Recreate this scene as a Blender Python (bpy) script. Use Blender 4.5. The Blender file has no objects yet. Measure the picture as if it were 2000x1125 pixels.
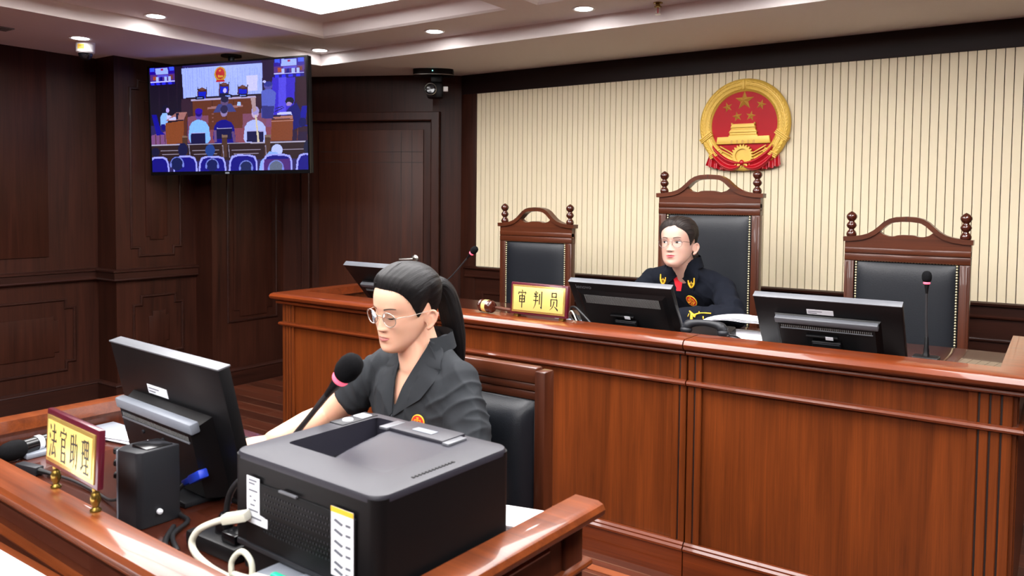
import bpy, bmesh, math, random
import numpy as np
from mathutils import Matrix, Vector, noise
random.seed(7)
SC = bpy.context.scene
COL = SC.collection
R = math.radians
V = Vector

# ------------------------------------------------------------------ materials
def srgb(r, g, b):
    f = lambda c: (c/255/12.92) if c/255 <= .04045 else ((c/255+.055)/1.055)**2.4
    return (f(r), f(g), f(b), 1)

def mat_new(name):
    m = bpy.data.materials.new(name); m.use_nodes = True
    nt = m.node_tree
    return m, nt, nt.nodes['Principled BSDF']

def N(nt, t, **kw):
    n = nt.nodes.new(t)
    for k, v in kw.items():
        if k in n.inputs: n.inputs[k].default_value = v
        else: setattr(n, k, v)
    return n

def plain(name, col, rough=.5, metal=0, coat=0, noise_amt=.06, nscale=40, bump=0, bscale=200, spec=.5, sss=0, emit=None, sheen=0):
    m, nt, b = mat_new(name)
    b.inputs['Roughness'].default_value = rough
    b.inputs['Metallic'].default_value = metal
    b.inputs['Coat Weight'].default_value = coat
    b.inputs['Specular IOR Level'].default_value = spec
    if sheen:
        b.inputs['Sheen Weight'].default_value = sheen
        b.inputs['Sheen Roughness'].default_value = .5
    if sss:
        b.inputs['Subsurface Weight'].default_value = sss
        b.inputs['Subsurface Radius'].default_value = (1, .35, .2)
        b.inputs['Subsurface Scale'].default_value = .008
    tc = N(nt, 'ShaderNodeTexCoord')
    nz = N(nt, 'ShaderNodeTexNoise', Scale=nscale, Detail=4.0)
    nt.links.new(tc.outputs['Object'], nz.inputs['Vector'])
    mx = N(nt, 'ShaderNodeMix', data_type='RGBA')
    c = Vector(col[:3])
    mx.inputs[6].default_value = (*(c*(1-noise_amt)), 1)
    mx.inputs[7].default_value = (*(c*(1+noise_amt)), 1)
    nt.links.new(nz.outputs['Fac'], mx.inputs[0])
    nt.links.new(mx.outputs[2], b.inputs['Base Color'])
    if bump:
        n2 = N(nt, 'ShaderNodeTexNoise', Scale=bscale, Detail=3.0)
        nt.links.new(tc.outputs['Object'], n2.inputs['Vector'])
        bp = N(nt, 'ShaderNodeBump', Strength=bump, Distance=.002)
        nt.links.new(n2.outputs['Fac'], bp.inputs['Height'])
        nt.links.new(bp.outputs['Normal'], b.inputs['Normal'])
    if emit:
        b.inputs['Emission Color'].default_value = col
        b.inputs['Emission Strength'].default_value = emit
    return m

def wood(name, dark, light, axis='z', rough=.3, coat=.25, scale=1.0, bump=.05, spec=.3):
    """lacquered wood, grain running along one axis of the object"""
    m, nt, b = mat_new(name)
    tc = N(nt, 'ShaderNodeTexCoord')
    mp = N(nt, 'ShaderNodeMapping')
    s = {'x': (1.2, 26, 26), 'y': (26, 1.2, 26), 'z': (26, 26, 1.2)}[axis]
    mp.inputs['Scale'].default_value = [v*scale for v in s]
    nt.links.new(tc.outputs['Object'], mp.inputs['Vector'])
    n1 = N(nt, 'ShaderNodeTexNoise', Scale=1.0, Detail=8.0, Roughness=.62, Distortion=.6)
    nt.links.new(mp.outputs['Vector'], n1.inputs['Vector'])
    mp2 = N(nt, 'ShaderNodeMapping')
    s = {'x': (3, 220, 220), 'y': (220, 3, 220), 'z': (220, 220, 3)}[axis]
    mp2.inputs['Scale'].default_value = [v*scale for v in s]
    nt.links.new(tc.outputs['Object'], mp2.inputs['Vector'])
    n2 = N(nt, 'ShaderNodeTexNoise', Scale=1.0, Detail=3.0, Roughness=.6)
    nt.links.new(mp2.outputs['Vector'], n2.inputs['Vector'])
    n3 = N(nt, 'ShaderNodeTexNoise', Scale=1.7, Detail=2.0)
    nt.links.new(tc.outputs['Object'], n3.inputs['Vector'])
    a = N(nt, 'ShaderNodeMath', operation='MULTIPLY'); a.inputs[1].default_value = .55
    nt.links.new(n1.outputs['Fac'], a.inputs[0])
    a2 = N(nt, 'ShaderNodeMath', operation='MULTIPLY_ADD'); a2.inputs[1].default_value = .25
    nt.links.new(n2.outputs['Fac'], a2.inputs[0]); nt.links.new(a.outputs[0], a2.inputs[2])
    a3 = N(nt, 'ShaderNodeMath', operation='MULTIPLY_ADD'); a3.inputs[1].default_value = .2
    nt.links.new(n3.outputs['Fac'], a3.inputs[0]); nt.links.new(a2.outputs[0], a3.inputs[2])
    rp = N(nt, 'ShaderNodeValToRGB')
    rp.color_ramp.elements[0].position = .32; rp.color_ramp.elements[0].color = dark
    rp.color_ramp.elements[1].position = .68; rp.color_ramp.elements[1].color = light
    nt.links.new(a3.outputs[0], rp.inputs['Fac'])
    nt.links.new(rp.outputs['Color'], b.inputs['Base Color'])
    b.inputs['Roughness'].default_value = rough
    b.inputs['Coat Weight'].default_value = coat
    b.inputs['Coat Roughness'].default_value = .04
    b.inputs['Specular IOR Level'].default_value = spec
    bp = N(nt, 'ShaderNodeBump', Strength=bump, Distance=.001)
    nt.links.new(n2.outputs['Fac'], bp.inputs['Height'])
    nt.links.new(bp.outputs['Normal'], b.inputs['Normal'])
    return m

def planks(name, dark, light):
    m, nt, b = mat_new(name)
    tc = N(nt, 'ShaderNodeTexCoord')
    br = N(nt, 'ShaderNodeTexBrick', Scale=1.0)
    br.offset = .37
    br.inputs['Color1'].default_value = dark; br.inputs['Color2'].default_value = light
    br.inputs['Mortar'].default_value = srgb(120, 82, 64)
    br.inputs['Mortar Size'].default_value = .0028; br.inputs['Bias'].default_value = 0
    br.inputs['Brick Width'].default_value = .9; br.inputs['Row Height'].default_value = .12
    nt.links.new(tc.outputs['Object'], br.inputs['Vector'])
    mp = N(nt, 'ShaderNodeMapping'); mp.inputs['Scale'].default_value = (2, 40, 40)
    nt.links.new(tc.outputs['Object'], mp.inputs['Vector'])
    nz = N(nt, 'ShaderNodeTexNoise', Scale=1.0, Detail=6.0)
    nt.links.new(mp.outputs['Vector'], nz.inputs['Vector'])
    mx = N(nt, 'ShaderNodeMix', data_type='RGBA', blend_type='MULTIPLY'); mx.inputs[0].default_value = .7
    rp = N(nt, 'ShaderNodeValToRGB')
    rp.color_ramp.elements[0].position = .3; rp.color_ramp.elements[0].color = (.45, .42, .4, 1)
    rp.color_ramp.elements[1].position = .7; rp.color_ramp.elements[1].color = (1, 1, 1, 1)
    nt.links.new(nz.outputs['Fac'], rp.inputs['Fac'])
    nt.links.new(br.outputs['Color'], mx.inputs[6]); nt.links.new(rp.outputs['Color'], mx.inputs[7])
    nt.links.new(mx.outputs[2], b.inputs['Base Color'])
    b.inputs['Roughness'].default_value = .38
    b.inputs['Specular IOR Level'].default_value = .35
    return m

def emission(name, col, st):
    m, nt, b = mat_new(name)
    b.inputs['Base Color'].default_value = col
    b.inputs['Emission Color'].default_value = col
    b.inputs['Emission Strength'].default_value = st
    return m

def lens_glass(name):
    m = bpy.data.materials.new(name); m.use_nodes = True
    nt = m.node_tree; nt.nodes.clear()
    o = N(nt, 'ShaderNodeOutputMaterial'); t = N(nt, 'ShaderNodeBsdfTransparent'); g = N(nt, 'ShaderNodeBsdfGlossy', Roughness=.02)
    t.inputs['Color'].default_value = (.97, .98, .99, 1)
    f = N(nt, 'ShaderNodeFresnel', IOR=1.5); x = N(nt, 'ShaderNodeMixShader')
    mlt = N(nt, 'ShaderNodeMath', operation='MULTIPLY'); mlt.inputs[1].default_value = .35; nt.links.new(f.outputs[0], mlt.inputs[0]); nt.links.new(mlt.outputs[0], x.inputs[0]); nt.links.new(t.outputs[0], x.inputs[1]); nt.links.new(g.outputs[0], x.inputs[2])
    nt.links.new(x.outputs[0], o.inputs['Surface'])
    return m

def hair_mat(name, c0, c1, rough=.34):
    m, nt, b = mat_new(name)
    uv = N(nt, 'ShaderNodeUVMap')
    mp = N(nt, 'ShaderNodeMapping'); mp.inputs['Scale'].default_value = (90, 2.5, 1)
    nt.links.new(uv.outputs[0], mp.inputs['Vector'])
    nz = N(nt, 'ShaderNodeTexNoise', Scale=1.0, Detail=5.0, Roughness=.7)
    nt.links.new(mp.outputs[0], nz.inputs['Vector'])
    rp = N(nt, 'ShaderNodeValToRGB')
    rp.color_ramp.elements[0].position = .35; rp.color_ramp.elements[0].color = c0
    rp.color_ramp.elements[1].position = .7; rp.color_ramp.elements[1].color = c1
    nt.links.new(nz.outputs['Fac'], rp.inputs['Fac']); nt.links.new(rp.outputs[0], b.inputs['Base Color'])
    bp = N(nt, 'ShaderNodeBump', Strength=.7, Distance=.003)
    nt.links.new(nz.outputs['Fac'], bp.inputs['Height']); nt.links.new(bp.outputs[0], b.inputs['Normal'])
    b.inputs['Roughness'].default_value = rough+.08
    b.inputs['Specular IOR Level'].default_value = .22
    return m

M = {}
M['wall'] = wood('dark_wall_wood', srgb(27, 12, 8), srgb(64, 32, 22), 'z', rough=.4, coat=0, spec=.2)
M['wall_h'] = wood('dark_wall_wood_rail', srgb(26, 12, 9), srgb(56, 28, 20), 'y', rough=.34, coat=.06)
M['wall_x'] = wood('dark_wall_wood_cap', srgb(28, 13, 9), srgb(62, 30, 20), 'x', rough=.34, coat=.06)
M['fascia'] = wood('fascia_wood', srgb(20, 9, 8), srgb(34, 17, 15), 'x', rough=.5, coat=0)
M['door'] = wood('door_wood', srgb(38, 16, 10), srgb(72, 36, 22), 'z', rough=.45, coat=0, spec=.2)
M['bench'] = wood('bench_veneer', srgb(66, 27, 7), srgb(123, 58, 20), 'z', rough=.36, coat=.1)
M['bench_x'] = wood('bench_moulding', srgb(72, 28, 9), srgb(122, 53, 20), 'x', rough=.3, coat=.5)
M['bench_y'] = wood('bench_moulding_side', srgb(64, 26, 12), srgb(108, 49, 24), 'y', rough=.3, coat=.5)
M['desk_x'] = wood('desk_moulding', srgb(80, 34, 13), srgb(130, 64, 28), 'x', rough=.3, coat=.35)
M['desk_y'] = wood('desk_moulding_side', srgb(104, 46, 22), srgb(158, 82, 44), 'y', rough=.2, coat=.6)
M['desk_z'] = wood('desk_panel', srgb(48, 20, 12), srgb(84, 39, 22), 'z', rough=.3, coat=.3)
M['desk_top'] = wood('desk_worktop', srgb(50, 21, 13), srgb(78, 36, 23), 'x', rough=.25, coat=.5)
M['groove'] = plain('dark_groove', srgb(26, 12, 8), .6)
M['chair_w'] = wood('chair_wood', srgb(44, 18, 9), srgb(84, 40, 21), 'z', rough=.34, coat=.25)
M['chair_x'] = wood('chair_wood_rail', srgb(50, 21, 10), srgb(92, 45, 24), 'x', rough=.34, coat=.25)
M['finial'] = wood('turned_wood', srgb(44, 16, 10), srgb(78, 34, 22), 'z', rough=.12, coat=.8)
M['leather'] = plain('black_leather', srgb(20, 23, 29), .44, bump=.25, bscale=260, spec=.4)
M['nail'] = plain('brass_nail', srgb(212, 200, 160), .3, metal=.8)
M['slat'] = plain('cream_slat', srgb(228, 214, 182), .55, noise_amt=.05, nscale=3)
M['slat_back'] = plain('slat_groove', srgb(60, 50, 38), .8)
M['ceil'] = plain('painted_ceiling', srgb(226, 216, 213), .85, noise_amt=.01)
M['white_trim'] = plain('white_trim', srgb(240, 240, 240), .5)
M['panel_light'] = emission('panel_light', (1, .985, .98, 1), 10)
M['down_light'] = emission('down_light', (1, .99, 1, 1), 30)
M['floor'] = planks('floor_planks', srgb(64, 32, 22), srgb(98, 49, 32))
M['strip'] = wood('floor_strip', srgb(120, 62, 36), srgb(156, 86, 52), 'x', rough=.3)
M['plastic'] = plain('black_plastic', srgb(10, 10, 12), .42, bump=.08, bscale=900, spec=.3)
M['plastic_s'] = plain('glossy_black_plastic', srgb(10, 10, 12), .2, spec=.4)
M['plastic_g'] = plain('grey_black_plastic', srgb(34, 35, 39), .42, bump=.08, bscale=900, spec=.3)
M['bezel_g'] = plain('dark_silver_bezel', srgb(92, 94, 99), .4)
M['grey_p'] = plain('grey_plastic', srgb(126, 132, 142), .4)
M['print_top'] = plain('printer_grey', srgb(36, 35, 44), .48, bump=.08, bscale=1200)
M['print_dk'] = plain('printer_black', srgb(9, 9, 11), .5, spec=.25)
M['print_tray'] = plain('printer_tray', srgb(38, 37, 47), .42)
M['vent'] = plain('vent_grey', srgb(120, 122, 122), .6)
M['label'] = plain('white_label', srgb(225, 228, 235), .5)
M['ink'] = plain('label_ink', srgb(96, 100, 110), .6)
M['yellow'] = plain('yellow_label', srgb(238, 186, 40), .5)
M['green'] = plain('green_tag', srgb(22, 190, 140), .4)
M['blue'] = plain('blue_plug_or_led', srgb(34, 62, 190), .4)
M['paper'] = plain('white_paper', srgb(238, 238, 242), .75, noise_amt=.01)
M['gold'] = plain('gold_relief', srgb(224, 184, 78), .4, metal=.12, noise_amt=.05, nscale=60)
M['gold_s'] = plain('gold_star', srgb(196, 150, 66), .4, metal=.1)
M['red'] = plain('red_enamel', srgb(176, 6, 24), .42, coat=0, spec=.2, noise_amt=.08, nscale=20)
M['red2'] = plain('red_drape', srgb(182, 12, 30), .34, coat=.2, noise_amt=.08, nscale=30)
M['plate_f'] = plain('maroon_frame', srgb(78, 16, 32), .3, coat=.3)
M['brass'] = plain('brass_plate', srgb(240, 208, 120), .3, metal=.3, noise_amt=.03)
M['brass_b'] = plain('brass_bevel', srgb(196, 164, 92), .2, metal=.6, noise_amt=.12, nscale=25)
M['brass_f'] = plain('brass_foot', srgb(150, 122, 58), .25, metal=.9)
M['char'] = plain('black_lettering', srgb(20, 16, 14), .4)
M['foam'] = plain('foam_windscreen', srgb(16, 16, 18), .95, bump=.6, bscale=700, spec=.1)
M['mred'] = emission('red_ring', (1, .12, .2, 1), .75)
M['steel'] = plain('brushed_steel', srgb(196, 192, 184), .3, metal=.9)
M['chrome_d'] = plain('dark_stem', srgb(70, 68, 70), .35, metal=.6)
M['cable_w'] = plain('beige_cable', srgb(200, 198, 182), .5)
M['cable_b'] = plain('black_cable', srgb(20, 20, 22), .45)
M['skin1'] = plain('warm_skin', srgb(229, 179, 152), .46, sss=.25, noise_amt=.03, nscale=25, spec=.35)
M['skin2'] = plain('pale_skin', srgb(190, 149, 133), .46, sss=.25, noise_amt=.03, nscale=25, spec=.35)
M['lip1'] = plain('natural_lips', srgb(182, 108, 102), .4)
M['lip2'] = plain('red_lips', srgb(186, 62, 72), .4)
M['brow'] = plain('eyebrow_hair', srgb(92, 74, 66), .8)
M['lash'] = plain('lash', srgb(34, 26, 24), .7)
M['eye_w'] = plain('eye_white', srgb(225, 220, 216), .2)
M['iris'] = plain('iris_dark', srgb(34, 22, 18), .12)
M['hair1'] = hair_mat('black_hair', srgb(8, 7, 8), srgb(27, 25, 26), .42)
M['hair2'] = hair_mat('dark_brown_hair', srgb(16, 12, 11), srgb(50, 40, 36), .45)
M['shirt'] = plain('charcoal_cloth', srgb(37, 40, 44), .8, bump=.15, bscale=900, noise_amt=.05, spec=.25)
M['shirt_d'] = plain('charcoal_cloth_fold', srgb(40, 43, 47), .8, bump=.15, bscale=900, spec=.25)
M['jacket'] = plain('navy_wool', srgb(14, 17, 26), .9, bump=.2, bscale=900, spec=.15)
M['red_cloth'] = plain('red_cloth', srgb(214, 22, 40), .7)
M['trouser'] = plain('dark_trousers', srgb(26, 27, 32), .85)
M['thread'] = plain('gold_thread', srgb(230, 178, 40), .5, metal=.2)
M['badge_r'] = plain('badge_red', srgb(206, 40, 34), .4)
M['wire'] = plain('glasses_wire', srgb(120, 112, 112), .25, metal=.8)
M['wire_l'] = plain('glasses_light_wire', srgb(196, 182, 172), .25, metal=.7)
M['lens'] = lens_glass('clear_lens')
M['led'] = emission('led_cyan', (.3, 1, .9, 1), 2)
M['dome'] = plain('dark_dome', srgb(20, 20, 24), .08)

# ------------------------------------------------------------------ geometry helpers
I4 = Matrix.Identity(4)
def T(x, y, z): return Matrix.Translation((x, y, z))
def RZ(a): return Matrix.Rotation(a, 4, 'Z')
def RX(a): return Matrix.Rotation(a, 4, 'X')
def RY(a): return Matrix.Rotation(a, 4, 'Y')
def frame(o, x, y, z):
    m = Matrix.Identity(4)
    for i in range(3):
        m[i][0], m[i][1], m[i][2], m[i][3] = x[i], y[i], z[i], o[i]
    return m

def NB(): return bmesh.new()

def add_faces(bm, verts, faces, m=I4):
    vs = [bm.verts.new(m @ Vector(v)) for v in verts]
    for f in faces:
        try: bm.faces.new([vs[i] for i in f])
        except ValueError: pass
    return vs

def append(bm, tmp, m=I4):
    tmp.verts.index_update()
    vs = [bm.verts.new(m @ v.co) for v in tmp.verts]
    for f in tmp.faces:
        try: bm.faces.new([vs[v.index] for v in f.verts])
        except ValueError: pass
    tmp.free()

def box(bm, x0, x1, y0, y1, z0, z1, bev=0, m=I4, seg=2):
    t = bmesh.new()
    add_faces(t, [(x0,y0,z0),(x1,y0,z0),(x1,y1,z0),(x0,y1,z0),(x0,y0,z1),(x1,y0,z1),(x1,y1,z1),(x0,y1,z1)],
              [(0,3,2,1),(4,5,6,7),(0,1,5,4),(1,2,6,5),(2,3,7,6),(3,0,4,7)])
    if bev: bmesh.ops.bevel(t, geom=list(t.edges), offset=bev, segments=seg, profile=.5, affect='EDGES')
    append(bm, t, m)
    return bm

def prism(bm, poly, h0, h1, m=I4, bev=0, holes=None):
    """polygon in local XY extruded from z=h0 to h1; optional one hole polygon bridged by quads"""
    t = bmesh.new()
    n = len(poly)
    if not holes:
        a = [t.verts.new((p[0], p[1], h0)) for p in poly]; b = [t.verts.new((p[0], p[1], h1)) for p in poly]
        t.faces.new(a[::-1]); t.faces.new(b)
        for i in range(n): t.faces.new((a[i], a[(i+1)%n], b[(i+1)%n], b[i]))
    bmesh.ops.recalc_face_normals(t, faces=t.faces)
    if bev: bmesh.ops.bevel(t, geom=[e for e in t.edges if abs(e.verts[0].co.z-e.verts[1].co.z) < 1e-7 and e.verts[0].co.z > (h0+h1)/2], offset=bev, segments=2, profile=.5, affect='EDGES')
    append(bm, t, m)
    return bm

def ring_prism(bm, outer, inner, h0, h1, m=I4):
    """two loops with the same number of points, front face, back face and both walls"""
    n = len(outer)
    vs = [(p[0], p[1], h0) for p in outer]+[(p[0], p[1], h1) for p in outer]+[(p[0], p[1], h0) for p in inner]+[(p[0], p[1], h1) for p in inner]
    fs = []
    for i in range(n):
        j = (i+1) % n
        fs += [(i, j, n+j, n+i), (2*n+j, 2*n+i, 3*n+i, 3*n+j), (n+i, n+j, 3*n+j, 3*n+i), (j, i, 2*n+i, 2*n+j)]
    add_faces(bm, vs, fs, m)
    return bm

def lathe(bm, prof, m=I4, seg=24, sx=1, sy=1, cap=True):
    vs, fs = [], []
    n = len(prof)
    for (r, z) in prof:
        for k in range(seg):
            a = 2*math.pi*k/seg
            vs.append((r*math.cos(a)*sx, r*math.sin(a)*sy, z))
    for i in range(n-1):
        for k in range(seg):
            k2 = (k+1) % seg
            fs.append((i*seg+k, i*seg+k2, (i+1)*seg+k2, (i+1)*seg+k))
    if cap:
        fs.append(tuple(range(seg-1, -1, -1))); fs.append(tuple((n-1)*seg+k for k in range(seg)))
    add_faces(bm, vs, fs, m)
    return bm

def smooth_path(pts, n=8):
    """Catmull-Rom through the points"""
    P = [Vector(p) for p in pts]
    if len(P) < 3: return P
    out = []
    for i in range(len(P)-1):
        p0 = P[i-1] if i else P[0]*2-P[1]; p1 = P[i]; p2 = P[i+1]; p3 = P[i+2] if i+2 < len(P) else P[-1]*2-P[-2]
        for k in range(n):
            t = k/n
            out.append(.5*((2*p1)+(p2-p0)*t+(2*p0-5*p1+4*p2-p3)*t*t+(3*p1-p0-3*p2+p3)*t**3))
    out.append(P[-1])
    return out

def lerp_list(r, n):
    if not isinstance(r, (list, tuple)): return [r]*n
    out = []
    for i in range(n):
        t = i/(n-1)*(len(r)-1); k = min(int(t), len(r)-2); f = t-k
        out.append(r[k]*(1-f)+r[k+1]*f)
    return out

def tube(bm, pts, r, seg=10, cap=True, flat=1.0, up=None):
    P = [Vector(p) for p in pts]
    rr = lerp_list(r, len(P))
    t0 = (P[1]-P[0]).normalized()
    u = Vector(up) if up else (Vector((0, 0, 1)) if abs(t0.z) < .9 else Vector((1, 0, 0)))
    nrm = (u-t0*u.dot(t0)).normalized()
    vs, fs = [], []
    for i, p in enumerate(P):
        t = ((P[min(i+1, len(P)-1)]-P[max(i-1, 0)])).normalized()
        nrm = (nrm-t*nrm.dot(t)).normalized(); bn = t.cross(nrm)
        for k in range(seg):
            a = 2*math.pi*k/seg
            vs.append(p+nrm*(rr[i]*math.cos(a)*flat)+bn*(rr[i]*math.sin(a)))
    for i in range(len(P)-1):
        for k in range(seg):
            k2 = (k+1) % seg
            fs.append((i*seg+k, i*seg+k2, (i+1)*seg+k2, (i+1)*seg+k))
    if cap:
        fs.append(tuple(range(seg-1, -1, -1))); fs.append(tuple((len(P)-1)*seg+k for k in range(seg)))
    add_faces(bm, vs, fs)
    return bm

def sweep(bm, path, prof, closed=False, m=I4, cap=True):
    """profile (out, up) carried along a polyline in local XY with mitred corners; out = to the RIGHT of the travel direction"""
    P = [Vector((p[0], p[1])) for p in path]; n = len(P)
    rings = []
    for i in range(n):
        ds = []
        if closed or i > 0: ds.append((P[i]-P[i-1]).normalized())
        if closed or i < n-1: ds.append((P[(i+1) % n]-P[i]).normalized())
        ns = [Vector((d.y, -d.x)) for d in ds]
        if len(ns) == 1: mt = ns[0]
        else:
            mt = ns[0]+ns[1]
            mt = mt/max(1e-6, (1+ns[0].dot(ns[1])))
        rings.append([(P[i].x+mt.x*o, P[i].y+mt.y*o, z) for (o, z) in prof])
    k = len(prof); vs = [v for r in rings for v in r]; fs = []
    for i in range(n if closed else n-1):
        j = (i+1) % n
        for a in range(k):
            b = (a+1) % k
            fs.append((i*k+a, i*k+b, j*k+b, j*k+a))
    if cap and not closed:
        fs.append(tuple(range(k-1, -1, -1))); fs.append(tuple((n-1)*k+a for a in range(k)))
    t = bmesh.new(); add_faces(t, vs, fs); bmesh.ops.recalc_face_normals(t, faces=t.faces)
    append(bm, t, m)
    return bm

def patch(bm, f, n, k):
    vs = [f(i/(n-1), j/(k-1)) for i in range(n) for j in range(k)]
    fs = [(i*k+j, (i+1)*k+j, (i+1)*k+j+1, i*k+j+1) for i in range(n-1) for j in range(k-1)]
    add_faces(bm, vs, fs)
    return bm

def sphere(bm, c, r, sx=1, sy=1, sz=1, seg=20, rings=12, m=I4):
    prof = [(max(1e-5, math.sin(math.pi*i/rings))*r, -math.cos(math.pi*i/rings)*r*sz) for i in range(rings+1)]
    lathe(bm, prof, m @ T(*c), seg, sx, sy)
    return bm

def align(p, d, up=(0, 0, 1)):
    """matrix at p whose local Z runs along d"""
    z = Vector(d).normalized(); u = Vector(up)
    if abs(z.dot(u)) > .98: u = Vector((0, 1, 0))
    x = u.cross(z).normalized(); y = z.cross(x)
    return frame(p, x, y, z)

def obj(name, bm, mat=None, parent=None, smooth=35, m=None):
    me = bpy.data.meshes.new(name)
    bmesh.ops.remove_doubles(bm, verts=bm.verts, dist=1e-6)
    bmesh.ops.recalc_face_normals(bm, faces=bm.faces)
    bm.to_mesh(me); bm.free()
    return link_mesh(name, me, mat, parent, smooth, m)

def link_mesh(name, me, mat=None, parent=None, smooth=35, m=None):
    o = bpy.data.objects.new(name, me); COL.objects.link(o)
    if mat: me.materials.append(M[mat] if isinstance(mat, str) else mat)
    if smooth:
        me.polygons.foreach_set('use_smooth', [True]*len(me.polygons))
        if smooth < 180: me.set_sharp_from_angle(angle=R(smooth))
    if parent: o.parent = parent
    if m is not None: o.matrix_local = m
    return o

def tag(o, label, cat, group=None, kind=None):
    o['label'] = label; o['category'] = cat
    if group: o['group'] = group
    if kind: o['kind'] = kind
    return o

def thing(name, label, cat, loc=(0, 0, 0), rz=0, group=None):
    o = bpy.data.objects.new(name, None); COL.objects.link(o)
    o.empty_display_size = .1
    o.location = loc; o.rotation_euler = (0, 0, rz)
    return tag(o, label, cat, group)

def struct(name, bm, mat, smooth=35, parent=None):
    o = obj(name, bm, mat, parent, smooth)
    if parent is None:
        o['kind'] = 'structure'
    return o

def copy_tree(o, parent=None):
    c = o.copy(); COL.objects.link(c)
    c.parent = parent
    if parent: c.matrix_local = o.matrix_local.copy()
    for ch in list(o.children): copy_tree(ch, c)
    return c
# ------------------------------------------------------------------ camera
F_PX, PPX, PPY = 1550.0, 1000.0, 460.0
yaw = math.atan2(1080, 1550); pitch = math.atan2(PPY-390, F_PX); roll = .0095
fw = V((-math.sin(yaw)*math.cos(pitch), math.cos(yaw)*math.cos(pitch), -math.sin(pitch)))
r0 = V((math.cos(yaw), math.sin(yaw), 0)); u0 = r0.cross(fw)
rr_ = r0*math.cos(roll)+u0*math.sin(roll); uu_ = u0*math.cos(roll)-r0*math.sin(roll)
cd = bpy.data.cameras.new('camera'); cam = bpy.data.objects.new('camera', cd); COL.objects.link(cam)
cam.matrix_world = frame(V((0, 0, 1.5)), rr_, uu_, -fw)
cd.sensor_width = 36; cd.lens = F_PX/2000*36; cd.shift_x = 0; cd.shift_y = -(562.5-PPY)/2000
cd.clip_start = .02
cd.dof.use_dof = True; cd.dof.focus_distance = 3.5; cd.dof.aperture_fstop = 6.3
SC.camera = cam

# ------------------------------------------------------------------ floor
b = NB(); box(b, -6, 2.4, -3.3, 5.25, -.1, 0)
o = struct('floor', b, 'floor'); tag(o, 'dark reddish brown plank floor of the courtroom', 'floor', kind='structure')
b = NB(); box(b, -3.5, 2.3, 3.06, 5.1, 0, .147)
o = struct('platform_floor', b, 'floor'); tag(o, 'low plank platform under the three tall chairs behind the bench', 'platform', kind='structure')
b = NB(); box(b, -2.6, -.3, 2.782, 2.825, 0, .004)
o = struct('trim_1', b, 'strip'); tag(o, 'light brown wooden strip let into the floor before the bench', 'trim', kind='structure')

# ------------------------------------------------------------------ wall helpers
ROD = lambda w, h: [(-w/2, 0), (-w/2, h*.45), (-w*.25, h*.9), (0, h), (w*.25, h*.9), (w/2, h*.45), (w/2, 0)]
def moulding(bm, pts, m, w=.018, h=.012, closed=True): sweep(bm, pts, ROD(w, h), closed, m)
def notched(u0, u1, v0, v1, a, c):
    """rectangle whose four corners are cut by a square step a wide and c high"""
    return [(u0+a, v0), (u1-a, v0), (u1-a, v0+c), (u1, v0+c), (u1, v1-c), (u1-a, v1-c), (u1-a, v1), (u0+a, v1), (u0+a, v1-c), (u0, v1-c), (u0, v0+c), (u0+a, v0+c)]

# left wall: face X=-5.85 looking +X.  local u = world Y, v = Z
ML = frame((-5.85, 0, 0), (0, 1, 0), (0, 0, 1), (1, 0, 0))
b = NB(); box(b, -5.97, -5.85, -3.2, 3.05, 0, 2.5)
for y0, y1 in ((.75, 2.703), (-1.6, .35)): box(b, -5.85, -5.838, y0, y1, 1.068, 2.5, .004)
wl = struct('wall_left', b, 'wall'); tag(wl, 'dark panelled wood wall on the left with a chair rail', 'wall', kind='structure')
b = NB()
for y1 in (2.872, .47):
    moulding(b, notched(y1-2.2, y1, .252, .757, .06, .06), ML)
obj('panel_moulding', b, 'wall_h', wl)
b = NB()
for y1 in (2.76, .36): prism(b, notched(y1-1.98, y1, .357, .642, .03, .03), 0, .009, ML, .004)
obj('raised_panel', b, 'wall', wl)
CH = [(0, .884), (.03, .884), (.036, .892), (.03, .9), (.03, .945), (.042, .95), (.042, .962), (.03, .97), (0, .97)]
BB = [(0, 0), (.022, 0), (.022, .115), (.028, .12), (.02, .132), (0, .14)]
# pilaster standing off the left wall
MP = frame((-5.6, 0, 0), (0, 1, 0), (0, 0, 1), (1, 0, 0))
b = NB(); box(b, -5.97, -5.6, 3.05, 3.69, 0, 2.5)
pl = struct('wall_pillar', b, 'wall'); tag(pl, 'dark wood pilaster with notched panels behind the hanging television', 'pilaster', kind='structure')
b = NB()
moulding(b, notched(3.167, 3.558, 1.06, 2.345, .06, .062), MP)
moulding(b, notched(3.177, 3.569, .26, .757, .06, .062), MP)
obj('panel_moulding', b, 'wall_h', pl)
b = NB()
prism(b, notched(3.276, 3.448, 1.176, 2.225, .032, .026), 0, .01, MP, .004)
prism(b, notched(3.29, 3.455, .37, .64, .03, .036), 0, .01, MP, .004)
obj('raised_panel', b, 'wall', pl)
b = NB(); sweep(b, [(-5.85, -3.2), (-5.85, 3.05), (-5.6, 3.05), (-5.6, 3.69)], CH)
o = struct('trim_2', b, 'wall_h'); tag(o, 'dark wooden chair rail along the left wall and pilaster', 'chair rail', kind='structure')
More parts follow.
